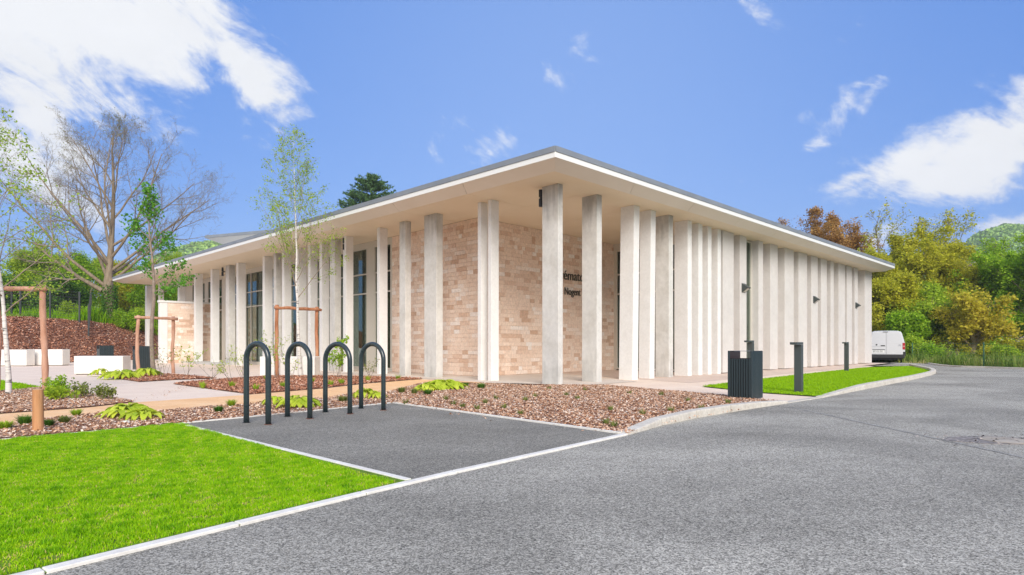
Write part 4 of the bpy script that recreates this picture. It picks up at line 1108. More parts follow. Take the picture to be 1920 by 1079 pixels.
# ------------------------------------------------------------------ the white van (rear towards the camera)
def build_van():
    VY = 37.0; cx_ = K(1661.5, VY)
    hd = math.atan2(VY, cx_) - math.radians(2.5) * -1
    hd = math.atan2(VY, cx_) + math.radians(3.0)         # heading, a touch left of the line of sight
    root = thing('white_van', 'white panel van parked beyond the building corner, seen from behind', 'van', (cx_, VY, 0.004), hd - math.pi / 2)
    prof = [(0.30, .90), (0.42, .955), (0.75, .985), (1.05, .985), (1.25, .955), (1.55, .88), (1.78, .82), (1.87, .76), (1.925, .62), (1.94, .3)]
    def section(y, sw=1.0, top=1.94, low=0.30):
        pts = []
        for z, w in prof:
            zz = low + (z - 0.30) * (top - low) / (1.94 - 0.30)
            pts.append((w * sw, y, zz))
        return pts + [(-x, y_, z) for x, y_, z in reversed(pts)]
    secs = [section(-0.0, .955, 1.90), section(0.05, .985, 1.925), section(0.14, 1.0), section(1.6), section(3.2), section(3.7, 1.0, 1.88), section(4.3, .98, 1.30), section(4.75, .93, 1.08), section(4.95, .82, .95, .36)]
    mb = MB(); n = len(secs[0])
    for s in secs: mb.v += s
    for i in range(len(secs) - 1):
        for j in range(n - 1): mb.f.append((i * n + j, i * n + j + 1, (i + 1) * n + j + 1, (i + 1) * n + j))
        mb.f.append((i * n + n - 1, i * n, (i + 1) * n, (i + 1) * n + n - 1))
    mb.f.append(tuple(range(n - 1, -1, -1))); mb.f.append(tuple((len(secs) - 1) * n + j for j in range(n)))
    mb.build('body', M['van_paint'], root, smooth=False)
    # two rear doors, a lip proud of the body, with their stamped lines
    def door(s):
        zs = [0.50, 0.75, 1.05, 1.30, 1.55, 1.76, 1.83]
        def wid(z): return np.interp(z, [p[0] for p in prof], [p[1] for p in prof]) * .955 - 0.055
        out = [(s * wid(z), z) for z in zs]
        pts = [(s * 0.006, zs[0])] + out + [(s * 0.006, zs[-1])]
        if s < 0: pts = pts[::-1]
        k = len(pts); q = MB()
        q.add([(x, -0.03, z) for x, z in pts] + [(x, 0.01, z) for x, z in pts], [tuple(range(k)), tuple(range(2 * k - 1, k - 1, -1))] + [(i, k + i, k + (i + 1) % k, (i + 1) % k) for i in range(k)])
        d = q.build('rear_door', M['van_paint'], root, bevel=0.008)
        # recessed upper field
        zs2 = [1.16, 1.35, 1.55, 1.72]; o2 = [(s * (wid(z) - 0.08), z) for z in zs2]
        pt = [(s * 0.09, zs2[0])] + o2 + [(s * 0.09, zs2[-1])]
        if s < 0: pt = pt[::-1]
        k = len(pt); q = MB(); q.add([(x, -0.034, z) for x, z in pt] + [(x, -0.028, z) for x, z in pt], [tuple(range(k)), tuple(range(2 * k - 1, k - 1, -1))] + [(i, k + i, k + (i + 1) % k, (i + 1) % k) for i in range(k)])
        q.build('stamped_field', M['van_paint'], d, bevel=0.002)
        return d
    dl = door(-1); dr = door(1)
    MB().box(-0.004, 0.004, -0.029, -0.0, 0.5, 1.83).build('door_gap', M['seam'], root)
    MB().box(-0.86, -0.02, -0.0325, -0.028, 0.985, 0.992).build('crease', M['seam'], dl)
    MB().tube([(-0.50, -0.03, 1.085), (-0.50, -0.045, 1.085)], 0.045, 14).build('lock', M['black'], dl)
    MB().box(-0.28, -0.06, -0.05, -0.03, 1.00, 1.055).build('handle', M['van_black'], dl, bevel=0.01)
    MB().box(-0.72, -0.06, -0.045, -0.03, 0.765, 0.80).build('plate_lamp_bar', M['van_black'], dl, bevel=0.005)
    pl = MB().box(-0.76, -0.10, -0.040, -0.03, 0.60, 0.755).build('number_plate', M['plate'], dl, bevel=0.003)
    cu = bpy.data.curves.new('plate_text', 'FONT'); cu.body = 'BY-131-PU'; cu.size = 0.135; cu.extrude = 0.001; cu.align_x = 'CENTER'; cu.align_y = 'CENTER'
    tmp = bpy.data.objects.new('plate_text', cu); COL.objects.link(tmp); bpy.context.view_layer.update()
    me = bpy.data.meshes.new_from_object(tmp.evaluated_get(bpy.context.evaluated_depsgraph_get())); bpy.data.objects.remove(tmp)
    me.materials.clear(); me.materials.append(M['black'])
    o = link(bpy.data.objects.new('plate_lettering', me), pl); o.location = (-0.43, -0.043, 0.677); o.rotation_euler = (math.radians(90), 0, 0); o.scale = (.82, 1, 1)
    # double chevron on the right door
    for dz in (0, 0.055):
        q = MB(); q.add([(0.62, -0.038, .985 + dz), (0.69, -0.038, 1.04 + dz), (0.76, -0.038, .985 + dz), (0.76, -0.038, 1.01 + dz), (0.69, -0.038, 1.068 + dz), (0.62, -0.038, 1.01 + dz),
                         (0.62, -0.03, .985 + dz), (0.69, -0.03, 1.04 + dz), (0.76, -0.03, .985 + dz), (0.76, -0.03, 1.01 + dz), (0.69, -0.03, 1.068 + dz), (0.62, -0.03, 1.01 + dz)],
                        [(0, 1, 4, 5), (1, 2, 3, 4), (6, 11, 10, 7), (7, 10, 9, 8), (0, 6, 7, 1), (1, 7, 8, 2), (2, 8, 9, 3), (3, 9, 10, 4), (4, 10, 11, 5), (5, 11, 6, 0)])
        q.build('chevron', M['chrome'], dr)
    MB().box(-0.16, 0.10, -0.045, 0.0, 1.845, 1.875).build('brake_light', M['van_black'], root, bevel=0.006)
    for s in (-1, 1):
        x0, x1 = (0.83, 0.965) if s > 0 else (-0.965, -0.83)
        lp = MB().box(x0, x1, -0.035, 0.10, 0.80, 1.20).build('tail_light', M['red_lamp'], root, bevel=0.012)
        MB().box(x0 + .01, x1 - .01, -0.040, 0.02, 0.955, 1.02).build('reverse_lamp', M['pink_lamp'], lp, bevel=0.004)
        m_ = MB().box(s * 1.0 if s > 0 else -1.2, 1.2 if s > 0 else -1.0, 3.55, 3.72, 1.02, 1.28).build('mirror', M['van_black'], root, bevel=0.03)
        for y in (0.62, 3.95):
            w = MB().tube([(s * 0.90, y, 0.32), (s * 0.68, y, 0.32)], 0.325, 22).build('wheel', M['tyre'], root, bevel=0.02)
            MB().tube([(s * 0.905, y, 0.32), (s * 0.86, y, 0.32)], 0.19, 18).build('rim', M['rim'], w)
    MB().box(-0.95, 0.95, -0.09, 0.16, 0.27, 0.50).build('rear_bumper', M['van_black'], root, bevel=0.035)
    MB().box(0.86, 1.0, -0.04, 0.32, 0.42, 0.66).build('bumper_corner', M['van_black'], root, bevel=0.02); MB().box(-1.0, -0.86, -0.04, 0.32, 0.42, 0.66).build('bumper_corner', M['van_black'], root, bevel=0.02)
    MB().box(-0.85, 0.85, 0.1, 4.8, 0.17, 0.31).build('underbody', M['black'], root)
build_van()

# ------------------------------------------------------------------ trees
class Tree:
    def __init__(s, seed): s.g = np.random.default_rng(seed); s.br = []; s.tips = []; s.dirs = []
    def branch(s, p, d, L, r, lvl, P):
        g = s.g
        n = max(3, int(P.get('seg', 6) - lvl * 0.7)); n = max(n, 3)
        pts = [np.array(p, float)]; d = np.array(d, float); d /= np.linalg.norm(d)
        rs = [r]
        st = L / n; up = P['up'][min(lvl, len(P['up']) - 1)]; wob = P['wob'][min(lvl, len(P['wob']) - 1)]
        kids = []
        nb = P['kids'][lvl] if lvl < len(P['kids']) else 0
        for i in range(n):
            d = d + g.normal(0, wob, 3) + np.array([0, 0, up]); d /= np.linalg.norm(d)
            pts.append(pts[-1] + d * st)
            rs.append(r * (1 - (1 - P['taper']) * (i + 1) / n))
            if lvl >= P['leaf_from']: s.tips.append(pts[-1]); s.dirs.append(d)
        s.br.append((np.array(pts), np.array(rs), lvl))
        if nb:
            t0 = P['start'][min(lvl, len(P['start']) - 1)]
            for k in range(nb):
                t = t0 + (1 - t0) * (k + g.uniform(0.1, 0.9)) / nb
                i = min(n - 1, int(t * n)); f = t * n - i
                q = pts[i] * (1 - f) + pts[i + 1] * f
                ax = pts[i + 1] - pts[i]; ax /= np.linalg.norm(ax)
                phi = k * 2.4 + g.uniform(-.7, .7); th = math.radians(g.normal(P['ang'][min(lvl, len(P['ang']) - 1)], 8))
                ref = np.array([1.0, 0, 0]) if abs(ax[0]) < .8 else np.array([0, 1.0, 0])
                e1 = np.cross(ax, ref); e1 /= np.linalg.norm(e1); e2 = np.cross(ax, e1)
                nd = ax * math.cos(th) + (e1 * math.cos(phi) + e2 * math.sin(phi)) * math.sin(th)
                lr = P['ratio'][min(lvl, len(P['ratio']) - 1)] * g.uniform(.75, 1.2) * (1 - P.get('fall', .45) * t)
                s.branch(q, nd, L * lr, max(P['minr'], rs[i] * P['rr']), lvl + 1, P)
    def mesh(s, name, mat, root, levels=(0, 99), sides=(9, 7, 5, 4, 3, 3, 3)):
        V, F = [], []; b = 0
        for p, r, l in s.br:
            if not (levels[0] <= l <= levels[1]): continue
            v, f = tube_np(p, r, sides[min(l, len(sides) - 1)]); V.append(v); F.append(f + b); b += len(v)
        if not V: return
        return mesh_np(name, np.concatenate(V), np.concatenate(F), mat, root, smooth=True)

def leaf_quads(C, size, g, flat=0.0, aspect=0.6, jitter=0.4):
    n = len(C)
    a = g.normal(size=(n, 3)); a[:, 2] *= (1 - flat); a /= np.linalg.norm(a, axis=1)[:, None]
    b = g.normal(size=(n, 3)); b[:, 2] *= (1 - flat); b -= (b * a).sum(1)[:, None] * a; b /= np.linalg.norm(b, axis=1)[:, None]
    nrm = np.cross(a, b)
    L = size * g.uniform(1 - jitter, 1 + jitter, n)
    a *= L[:, None]; b *= (L * aspect)[:, None]
    V = np.stack([C - a * .5, C + b * .5 + nrm * (L * .12)[:, None], C + a * .5, C - b * .5 + nrm * (L * .12)[:, None]], 1).reshape(-1, 3)
    return V, np.arange(n * 4).reshape(-1, 4)

def leaves(tr, root, name, mat, per, spread, size, cull=None, aspect=.6, flat=0.0, clump=0.0, tvar=.16):
    T = np.array(tr.tips); g = tr.g
    if cull is not None: T = T[cull(T)]
    if len(T) == 0: return
    if clump:
        keep = np.zeros(len(T)); 
        for k in range(5):
            w = g.normal(size=3) * clump; keep += np.sin(T @ w + g.uniform(0, 6.28))
        T = T[keep + g.normal(0, .5, len(T)) > -.9]; 
    C = np.repeat(T, per, 0) + g.normal(0, spread, (len(T) * per, 3))
    V, F = leaf_quads(C, size, g, flat, aspect)
    cl = np.repeat(g.uniform(-tvar, tvar, len(T)), per)
    tone = np.clip(0.5 + cl + g.normal(0, .17, len(C)), 0, 1)
    return mesh_np(name, V, F, mat, root, tone=tone)

# the big bare walnut-like tree on the bank
def big_tree():
    Y = 50.0; x = K(206, Y); z0 = float(terrain(x, Y)) - 0.1
    root = thing('bare_tree', 'large bare spreading tree with ivy on its trunk, on top of the bark bank', 'tree', (x, Y, z0))
    t = Tree(11); g = t.g
    s = Y / FOC
    def pp(px, py, dy=0.0): return np.array([(px - 206) * s, dy, (590 - py) * s])
    trunk = [pp(206, 592), pp(207, 570), pp(205, 545), pp(202, 522), pp(205, 490), pp(208, 450), pp(211, 400), pp(213, 350), pp(212, 300), pp(210, 262), pp(214, 232)]
    rr = np.array([.52, .44, .40, .40, .27, .22, .17, .13, .09, .055, .03])
    t.br.append((np.array(trunk), rr, 0))
    P = dict(seg=8, up=[.02, .035, .05, .05, .03], wob=[.1, .085, .11, .15, .2], kids=[0, 8, 7, 5, 3], start=[.3, .25, .2, .15], ang=[50, 38, 40, 42], ratio=[.6, .46, .5, .5], taper=.2, minr=.0075, rr=.6, leaf_from=4, fall=.35)
    limbs = [((193, 528), (-1, .1, .38), 9.0, .20), ((197, 518), (-.95, -.3, .7), 11.0, .15), ((203, 512), (.95, -.2, .6), 9.6, .14), ((200, 500), (-.6, .5, .95), 10.5, .14), ((205, 492), (.9, .3, .7), 10, .13),
             ((206, 478), (-.9, -.2, 1.0), 10.6, .13), ((207, 468), (.85, -.2, .8), 9.8, .12), ((208, 455), (-.45, .3, 1.2), 9.6, .12), ((208, 445), (.95, .2, .8), 8.6, .11), ((209, 430), (.4, -.5, 1.2), 8.0, .10),
             ((210, 415), (-.8, .2, .9), 7.4, .10), ((211, 395), (.7, .3, 1.0), 7.0, .09), ((212, 375), (-.5, -.3, 1.2), 6.4, .08), ((213, 352), (.5, -.3, 1.2), 5.6, .07), ((213, 330), (-.5, .3, 1.2), 4.8, .06), ((212, 305), (.45, .2, 1.3), 4.0, .05),
             ((211, 280), (-.4, -.2, 1.4), 3.0, .04), ((212, 258), (.3, .1, 1.5), 2.2, .03), ((203, 500), (.15, 1, .7), 7.5, .13), ((204, 482), (-.1, -1, .8), 7.0, .12)]
    for (px, py), d, L, r in limbs: t.branch(pp(px, py), d, L, r, 1, P)
    t.mesh('trunk', M['bark'], root, (0, 1)); t.mesh('twigs', M['bark_twig'], root, (2, 9), sides=(5, 5, 4, 3, 3, 3))
    T = np.array(t.tips); sel = T[g.random(len(T)) < .22]
    sel = sel[::2]; V, F = leaf_quads(sel + g.normal(0, .05, sel.shape), .06, g); mesh_np('buds', V, F, M['leaf_tuft'], root, tone=g.uniform(0, 1, len(sel)))
    # ivy
    n = 5200; zz = g.uniform(0, 3.2, n) ** 1.0; an = g.uniform(0, 6.28, n); rad = .5 + g.normal(.02, .06, n) - zz * .02
    C = np.stack([np.cos(an) * rad, np.sin(an) * rad, zz], -1); C = C[g.random(n) < np.clip(1.25 - zz / 3.2, 0, 1)]
    V, F = leaf_quads(C, .13, g); mesh_np('ivy', V, F, M['leaf_ivy'], root, tone=g.uniform(0, 1, len(C)))
big_tree()

def birch(px, py, H, r, label, seed, lean=(0, 0), crown0=.42, spread=.32, per=2, lsize=.062, leafp=.62, half=False, kids=26, Lr=.30):
    x, y = G(px, py)
    root = thing('birch_tree', label, 'tree', (x, y, 0.0))
    t = Tree(seed); g = t.g; k = 16
    pts = []; off = np.zeros(2)
    for i in range(k):
        f = i / (k - 1); off = off + g.normal(0, .012, 2)
        pts.append(np.array([lean[0] * f + off[0], lean[1] * f + off[1], H * f - .05]))
    rs = r * (1 - np.linspace(0, 1, k) ** .8) ** 1.15 + .005
    t.br.append((np.array(pts), rs, 0))
    P = dict(seg=7, up=[.0, .05, .0, -.03], wob=[.1, .09, .14, .16], kids=[0, 6, 4], start=[.2, .25, .2], ang=[40, 36, 40], ratio=[.5, .45, .45], taper=.25, minr=.0035, rr=.5, leaf_from=1, fall=.4)
    for i in range(kids):
        f = crown0 + (1 - crown0) * (i + .3) / kids
        q = pts[0] * 0; j = f * (k - 1); i0 = int(j); q = pts[i0] * (1 - (j - i0)) + pts[min(k - 1, i0 + 1)] * (j - i0)
        a = i * 2.4 + g.uniform(-.4, .4); el = .62 + .55 * f
        L = H * Lr * (1.05 - .75 * (f - crown0) / (1 - crown0)) * g.uniform(.75, 1.15)
        t.branch(q, (math.cos(a) * spread / .32, math.sin(a) * spread / .32, el * 1.5), L, float(rs[i0]) * .42, 1, P)
    t.mesh('trunk', M['birch'], root, (0, 0), sides=(14,)); t.mesh('branches', M['bark_twig'], root, (1, 9), sides=(6, 6, 4, 3))
    leaves(t, root, 'foliage', M['leaf_birch'], per, .07, lsize, cull=lambda T: g.random(len(T)) < leafp * np.clip(1.45 - 1.15 * T[:, 2] / H, .22, 1.35))
birch(563, 707, 7.9, .066, 'slender white birch with fresh leaves in the centre, behind the bike hoops', 21, lean=(-.25, 0), crown0=.33, kids=28, spread=.30, per=4, Lr=.31, leafp=.72)
birch(17, 741, 5.7, .056, 'leaning white birch at the left edge of the picture', 34, lean=(-.55, .1), crown0=.30, kids=22, spread=.5, per=3, lsize=.06, Lr=.34, leafp=.6)

def young_tree():
    x, y = G(290, 705); root = thing('young_tree', 'young thin tree with dark green leaf clusters, staked before the low stone wall', 'tree', (x, y, 0))
    t = Tree(5); g = t.g; s = y / FOC
    tr = [(290, 710), (286, 680), (284, 640), (285, 600), (289, 560), (288, 520), (285, 480), (280, 440), (279, 400), (277, 352)]
    pts = [np.array([(a - 290) * s, 0, (705 - b) * s]) for a, b in tr]
    t.br.append((np.array(pts), np.array([.085, .075, .065, .062, .055, .045, .036, .026, .016, .008]), 0))
    P = dict(seg=5, up=[0, .06, .02], wob=[.1, .12, .15], kids=[0, 4], start=[.2, .3], ang=[40, 40], ratio=[.5, .45], taper=.3, minr=.005, rr=.55, leaf_from=1, fall=.4)
    for (a, b), d, L in [((289, 555), (1, -.3, .15), 1.05), ((288, 548), (.8, .5, .45), .95), ((289, 530), (.9, .2, .5), .9), ((288, 520), (-.8, .2, .7), .6), ((286, 500), (.9, -.2, .9), .9), ((286, 492), (-.9, 0, .6), .85), ((285, 478), (.6, .5, .9), .7),
                         ((283, 465), (-.9, .2, .8), .9), ((281, 450), (-.7, -.3, .9), .7), ((280, 430), (.8, .1, 1), .6), ((279, 415), (-.5, 0, 1.2), .5), ((278, 395), (.4, .1, 1.4), .4), ((277, 375), (-.2, .1, 1.4), .35)]:
        t.branch(np.array([(a - 290) * s, 0, (705 - b) * s]), d, L * 1.25, .018, 1, P)
    t.mesh('trunk', M['bark_young'], root, (0, 0), sides=(10,)); t.mesh('branches', M['bark_young'], root, (1, 5), sides=(5, 5, 4))
    leaves(t, root, 'foliage', M['leaf_pear'], 9, .10, .095, aspect=.75)
young_tree()

def crown_tree(name, label, x, y, H, R, leafm, seed, cat='tree', trunk=.22, n_limb=9, base=.22, lsize=.17, per=9, spread=.22, sparse=1.0, group=None, bark='bark', kids=(0, 7, 5, 4), up=.05, z0=None, upright=0.0, low=False):
    z = float(terrain(x, y)) - .1 if z0 is None else z0
    root = thing(name, label, cat, (x, y, z), 0, group)
    t = Tree(seed); g = t.g; k = 9
    pts = [np.array([g.normal(0, .03) * i, g.normal(0, .03) * i, H * .86 * i / (k - 1)]) for i in range(k)]
    rs = trunk * (1 - np.linspace(0, .93, k)) ** .8
    t.br.append((np.array(pts), rs, 0))
    P = dict(seg=6, up=[0, up, up, .02], wob=[.1, .14, .18, .2], kids=list(kids), start=[.2, .3, .25, .2], ang=[45, 42, 45, 45], ratio=[.5, .5, .5, .5], taper=.3, minr=.012, rr=.55, leaf_from=2, fall=.3)
    for i in range(n_limb):
        f = base + (.96 - base) * (i + g.uniform(0, .6)) / n_limb
        j = f * (k - 1); i0 = min(k - 2, int(j)); q = pts[i0] * (1 - (j - i0)) + pts[i0 + 1] * (j - i0)
        a = i * 2.4 + g.uniform(-.5, .5); w = math.sin(math.pi * min(1, max(.0, (f - base) / (1 - base) * .8 + .22))) ** .7
        L = R * .66 * (.45 + .75 * w) * g.uniform(.5, 1.35)
        t.branch(q, (math.cos(a), math.sin(a), .35 + .9 * f + upright), L, rs[i0] * .5, 1, P)
    t.mesh('trunk', M[bark], root, (0, 0), sides=(9,)); t.mesh('branches', M[bark], root, (1, 9), sides=(6, 5, 4, 3, 3))
    leaves(t, root, 'crown', M[leafm], per, spread, lsize, cull=(None if sparse >= 1 else (lambda T: g.random(len(T)) < sparse)), clump=2.2, tvar=.26, flat=.35)
    return root

def at(px, Y): return K(px, Y), Y
def H_of(py_top, Y, x=None):
    zt = EYE + Y * (HZ - py_top) / FOC
    return zt - (float(terrain(x, Y)) if x is not None else 0)

# right hand wood edge
RT = [ # px, Y, top py, R, leaf, sparse, per, label
 (1540, 66, 396, 7.0, 'leaf_rust', .9, 9, 'rust brown tree rising behind the flat roof'),
 (1490, 70, 408, 6.0, 'leaf_rust', .5, 7, 'smaller thin rust brown tree at the left end of the right hand trees'),
 (1595, 62, 418, 5.0, 'leaf_rust', .8, 8, 'brownish tree between the roof end and the sparse tall tree'),
 (1650, 60, 350, 4.2, 'leaf_olive', .10, 4, 'tall sparse tree with bare top twigs above the van'),
 (1735, 57, 378, 4.6, 'leaf_olive', .16, 4, 'tall thin crowned olive tree left of the distant hill'),
 (1795, 55, 400, 4.2, 'leaf_olive', .18, 5, 'loose olive tree standing before the wooded hill'),
 (1690, 53, 425, 4.6, 'leaf_olive', .8, 9, 'dense olive green tree directly behind the van'),
 (1640, 50, 470, 4.0, 'leaf_olive', .9, 9, 'low olive tree at the building corner'),
 (1755, 52, 455, 4.8, 'leaf_olive', .8, 9, 'broad olive gold tree in the middle of the right hand trees'),
 (1815, 51, 490, 4.4, 'leaf_olive', .8, 9, 'olive tree right of the broad olive gold one'),
 (1668, 47, 540, 3.6, 'leaf_olive', .9, 10, 'low spreading olive tree above the van roof'),
 (1730, 46, 555, 3.4, 'leaf_spring', .9, 10, 'low yellow green tree behind the meadow'),
 (1712, 43.5, 606, 1.9, 'leaf_bright', 1, 9, 'low green tree right behind the van'),
 (1824, 41.5, 560, 2.5, 'leaf_gold', .7, 7, 'small orange tinged tree with a forked trunk behind the green fence'),
 (1885, 49, 490, 4.2, 'leaf_bright', .9, 9, 'bright green tree at the right side behind the fence'),
 (1945, 46, 475, 4.4, 'leaf_bright', .9, 9, 'bright green tree cut by the right picture edge'),
 (1862, 60, 440, 3.4, 'leaf_bright', .25, 5, 'slender light green tree before the hill'),
 (1905, 58, 452, 3.4, 'leaf_spring', .3, 5, 'thin light green tree at the right edge below the hill crest'),
 (2020, 50, 470, 5.0, 'leaf_bright', 1, 6, 'bright green tree just beyond the right picture edge'),
]
for i, (px, Y, top, R, lf, sp, per, lab) in enumerate(RT):
    x, y = at(px, Y); H = H_of(top, Y, x)
    low = lf in ('leaf_gold',)
    crown_tree('broadleaf_tree', lab, x, y, H, R, lf, 100 + i, n_limb=15, base=.12 if not low else .22, lsize=.20, per=per, spread=.20, sparse=sp, kids=(0, 7, 5, 2), trunk=.15 if not low else .26, upright=.5 if sp < .35 else 0.0, bark='bark_mid')

# left hand trees and shrubs above the bank
LT = [
 (-40, 60, 440, 4.2, 'leaf_spring', 'spring green tree at the far left edge behind the mesh fence'),
 (60, 58, 470, 4.0, 'leaf_spring', 'broad spring green tree behind the mesh fence'),
 (135, 62, 480, 3.6, 'leaf_bright', 'rounded bright green tree left of the bare tree'),
 (300, 66, 520, 3.4, 'leaf_bright', 'bright green shrub tree seen under the far end of the roof'),
 (255, 70, 505, 3.8, 'leaf_olive', 'yellowish green thicket tree between the bare tree and the roof'),
 (330, 74, 492, 4.2, 'leaf_spring', 'leafy tree behind the far end of the portico'),
 (172, 72, 498, 4.6, 'leaf_spring', 'spring green tree directly behind the bare trunk'),
 (232, 75, 515, 4.6, 'leaf_bright', 'green tree in the gap right of the bare trunk'),
 (90, 74, 470, 5.0, 'leaf_spring', 'pale green tree far behind the mesh fence'),
 (100, 52, 540, 2.4, 'leaf_dark', 'dark green bush behind the mesh fence'),
 (20, 50, 548, 2.2, 'leaf_dark', 'dark green bush at the left end of the mesh fence'),
]
for i, (px, Y, top, R, lf, lab) in enumerate(LT):
    x, y = at(px, Y); H = H_of(top, Y, x)
    crown_tree('broadleaf_tree' if R > 3 else 'bush', lab, x, y, H, R, lf, 200 + i, cat='tree' if R > 3 else 'bush', n_limb=12, base=.08, lsize=.21, per=8, spread=.28, kids=(0, 7, 5, 2), trunk=.14)

# fir behind the roof
def fir():
    Y = 72.0; x = K(697, Y); H = H_of(330, Y)
    root = thing('fir_tree', 'dark green conifer top showing above the roof line', 'tree', (x, Y, 0)); g = np.random.default_rng(9)
    MB().tube([(0, 0, 0), (0, 0, H * .5), (0, 0, H * .97)], [.4, .25, .04], 8).build('trunk', M['bark'], root, smooth=True)
    C = []
    for k in range(230):
        f = g.uniform(.55, 1.0); z = H * f; L = 7.2 * (1 - f) ** .5 * g.uniform(.7, 1.15) + .3; a = g.uniform(0, 6.28)
        n = int(90 * L / 3) + 20; tt = g.uniform(.12, 1, n)
        rise = .35 * L
        c = np.stack([np.cos(a) * L * tt, np.sin(a) * L * tt, z + rise * tt ** 1.5 * g.uniform(.8, 1.2) - .25 * tt], -1)
        C.append(c + g.normal(0, .13, (n, 3)) * (1.1 - tt[:, None] * .6))
    C = np.concatenate(C); V, F = leaf_quads(C, .34, g, aspect=.28); mesh_np('needles', V, F, M['leaf_fir'], root, tone=np.clip(.5 + g.normal(0, .25, len(C)), 0, 1))
fir()

# ------------------------------------------------------------------ planting in the beds
def hosta(px, py, R, h, n, label, mat='leaf_hosta', seed=0, cat='plant', name='hosta_plant'):
    x, y = G(px, py); g = np.random.default_rng(int(px * 7 + seed))
    root = thing(name, label, cat, (x, y, 0.02))
    V, F, T = [], [], []
    for i in range(n):
        a = g.uniform(0, 6.28); q = g.uniform(0, 1) ** .6
        c = np.array([math.cos(a), math.sin(a)]) * R * q * .62; L = R * g.uniform(.5, .85) * .9; w = L * .46
        a2 = a + g.normal(0, .5); d = np.array([math.cos(a2), math.sin(a2)]); s = np.array([-d[1], d[0]])
        z0 = h * (1 - q * .7) * .8; ks = 4; b = len(V)
        for j in range(ks + 1):
            f = j / ks; ww = w * .5 * math.sin(math.pi * (f * .86 + .1)) ; zz = z0 + h * (.55 * f - .95 * f * f) + .02
            p = c + d * L * f
            V += [(*(p - s * ww), max(.01, zz + ww * .35)), (*p, max(.0, zz)), (*(p + s * ww), max(.01, zz + ww * .35))]
        for j in range(ks):
            o_ = b + j * 3; F += [(o_, o_ + 1, o_ + 4, o_ + 3), (o_ + 1, o_ + 2, o_ + 5, o_ + 4)]; T += [np.clip(g.normal(.5, .22), 0, 1)] * 2
        T[-2 * ks:] = [T[-1]] * (2 * ks)
    mesh_np('leaves', V, F, M[mat], root, smooth=True, tone=T)
hosta(240, 784, .33, .19, 70, 'big yellow green hosta in the mulch strip by the lawn corner')
hosta(268, 789, .26, .15, 45, 'smaller hosta leaning right of the big one', seed=2)
hosta(560, 765, .36, .19, 60, 'yellow green hosta seen through the second bike hoop')
hosta(517, 762, .22, .16, 34, 'small hosta between the first and second bike hoop')
hosta(686, 748, .26, .20, 40, 'bright hosta left of the rightmost bike hoop')
hosta(708, 750, .18, .16, 30, 'little hosta inside the rightmost bike hoop', seed=4)
hosta(832, 731, .52, .22, 100, 'broad yellow green hosta patch at the end of the sand path')
hosta(800, 735, .30, .18, 50, 'hosta at the left end of the broad patch', seed=3)
hosta(190, 706, .32, .26, 40, 'light green hosta right of the white block bench')
hosta(228, 711, .52, .30, 60, 'wide light green hosta before the rear litter bin')
hosta(275, 707, .42, .30, 46, 'light green hosta at the foot of the young tree')

def tuft(px, py, h, R, n, label, mat='leaf_tuft', group=None, name='grass_tuft', seed=0, wide=.006, z=.02):
    x, y = G(px, py); g = np.random.default_rng(int(px * 3 + py + seed))
    root = thing(name, label, 'plant', (x, y, z), 0, group)
    a = g.uniform(0, 6.28, n); q = R * .35 * np.sqrt(g.random(n)); b = np.stack([np.cos(a) * q, np.sin(a) * q, np.zeros(n)], -1)
    a2 = a + g.normal(0, .6, n); hh = h * g.uniform(.5, 1.1, n); lean = R * g.uniform(.1, 1.0, n)
    d = np.stack([np.cos(a2), np.sin(a2), 0 * a2], -1); s = np.stack([-np.sin(a2), np.cos(a2), 0 * a2], -1) * wide
    up = np.array([0, 0, 1.0])
    V = np.stack([b - s, b + s, b + d * (lean * .4)[:, None] + up * (hh * .6)[:, None] + s, b + d * (lean)[:, None] + up * hh[:, None], b + d * (lean * .4)[:, None] + up * (hh * .6)[:, None] - s], 1).reshape(-1, 3)
    i = np.arange(n)[:, None] * 5
    F = np.concatenate([i + np.array([[0, 1, 2]]), i + np.array([[0, 2, 4]]), i + np.array([[4, 2, 3]])])
    mesh_np('blades', V, F, M[mat], root, tone=np.tile(np.clip(g.normal(.45, .2, n), 0, 1), 3))
for px, py, h, R, lab, mt in [(47, 800, .13, .12, 'dark green cushion plant left of the cut post', 'leaf_dark'), (92, 803, .09, .08, 'small green cushion right of the cut post', 'leaf_ivy'),
        (410, 776, .10, .10, 'spiky green cushion in the strip left of the first bike hoop', 'leaf_ivy'), (434, 765, .12, .10, 'leafy seedling beside the first bike hoop', 'leaf_spring'),
        (643, 756, .11, .13, 'dull green cushion inside the third bike hoop', 'leaf_tuft'), (753, 739, .13, .12, 'round olive cushion right of the bike hoops', 'leaf_tuft'),
        (777, 742, .13, .10, 'narrow olive cushion left of the broad hosta', 'leaf_tuft'), (802, 743, .12, .13, 'green cushion in front of the broad hosta', 'leaf_ivy'),
        (873, 728, .12, .11, 'dark cushion right of the broad hosta', 'leaf_dark'), (902, 731, .14, .16, 'dark green cushion before the white double column', 'leaf_dark'),
        (8, 808, .10, .12, 'pale rosette at the left picture edge', 'leaf_spring'), (120, 797, .10, .10, 'small grey green rosette right of the cut post', 'leaf_tuft'), (143, 783, .10, .10, 'seedling at the sand path edge', 'leaf_spring')]:
    tuft(px, py, h, R, 260, lab, mt, wide=.005)
ORD = ['first', 'second', 'third', 'fourth', 'fifth', 'sixth', 'seventh', 'eighth', 'ninth', 'tenth', 'eleventh', 'twelfth']
def bed_label(px, py, pts):
    row = lambda q: 'back' if q < 747 else 'middle' if q < 765 else 'front'
    same = sorted(a for a, b in pts if row(b) == row(py))
    return 'sparse grass tuft, %s from the left in the %s row of the corner bed' % (ORD[same.index(px)], row(py))
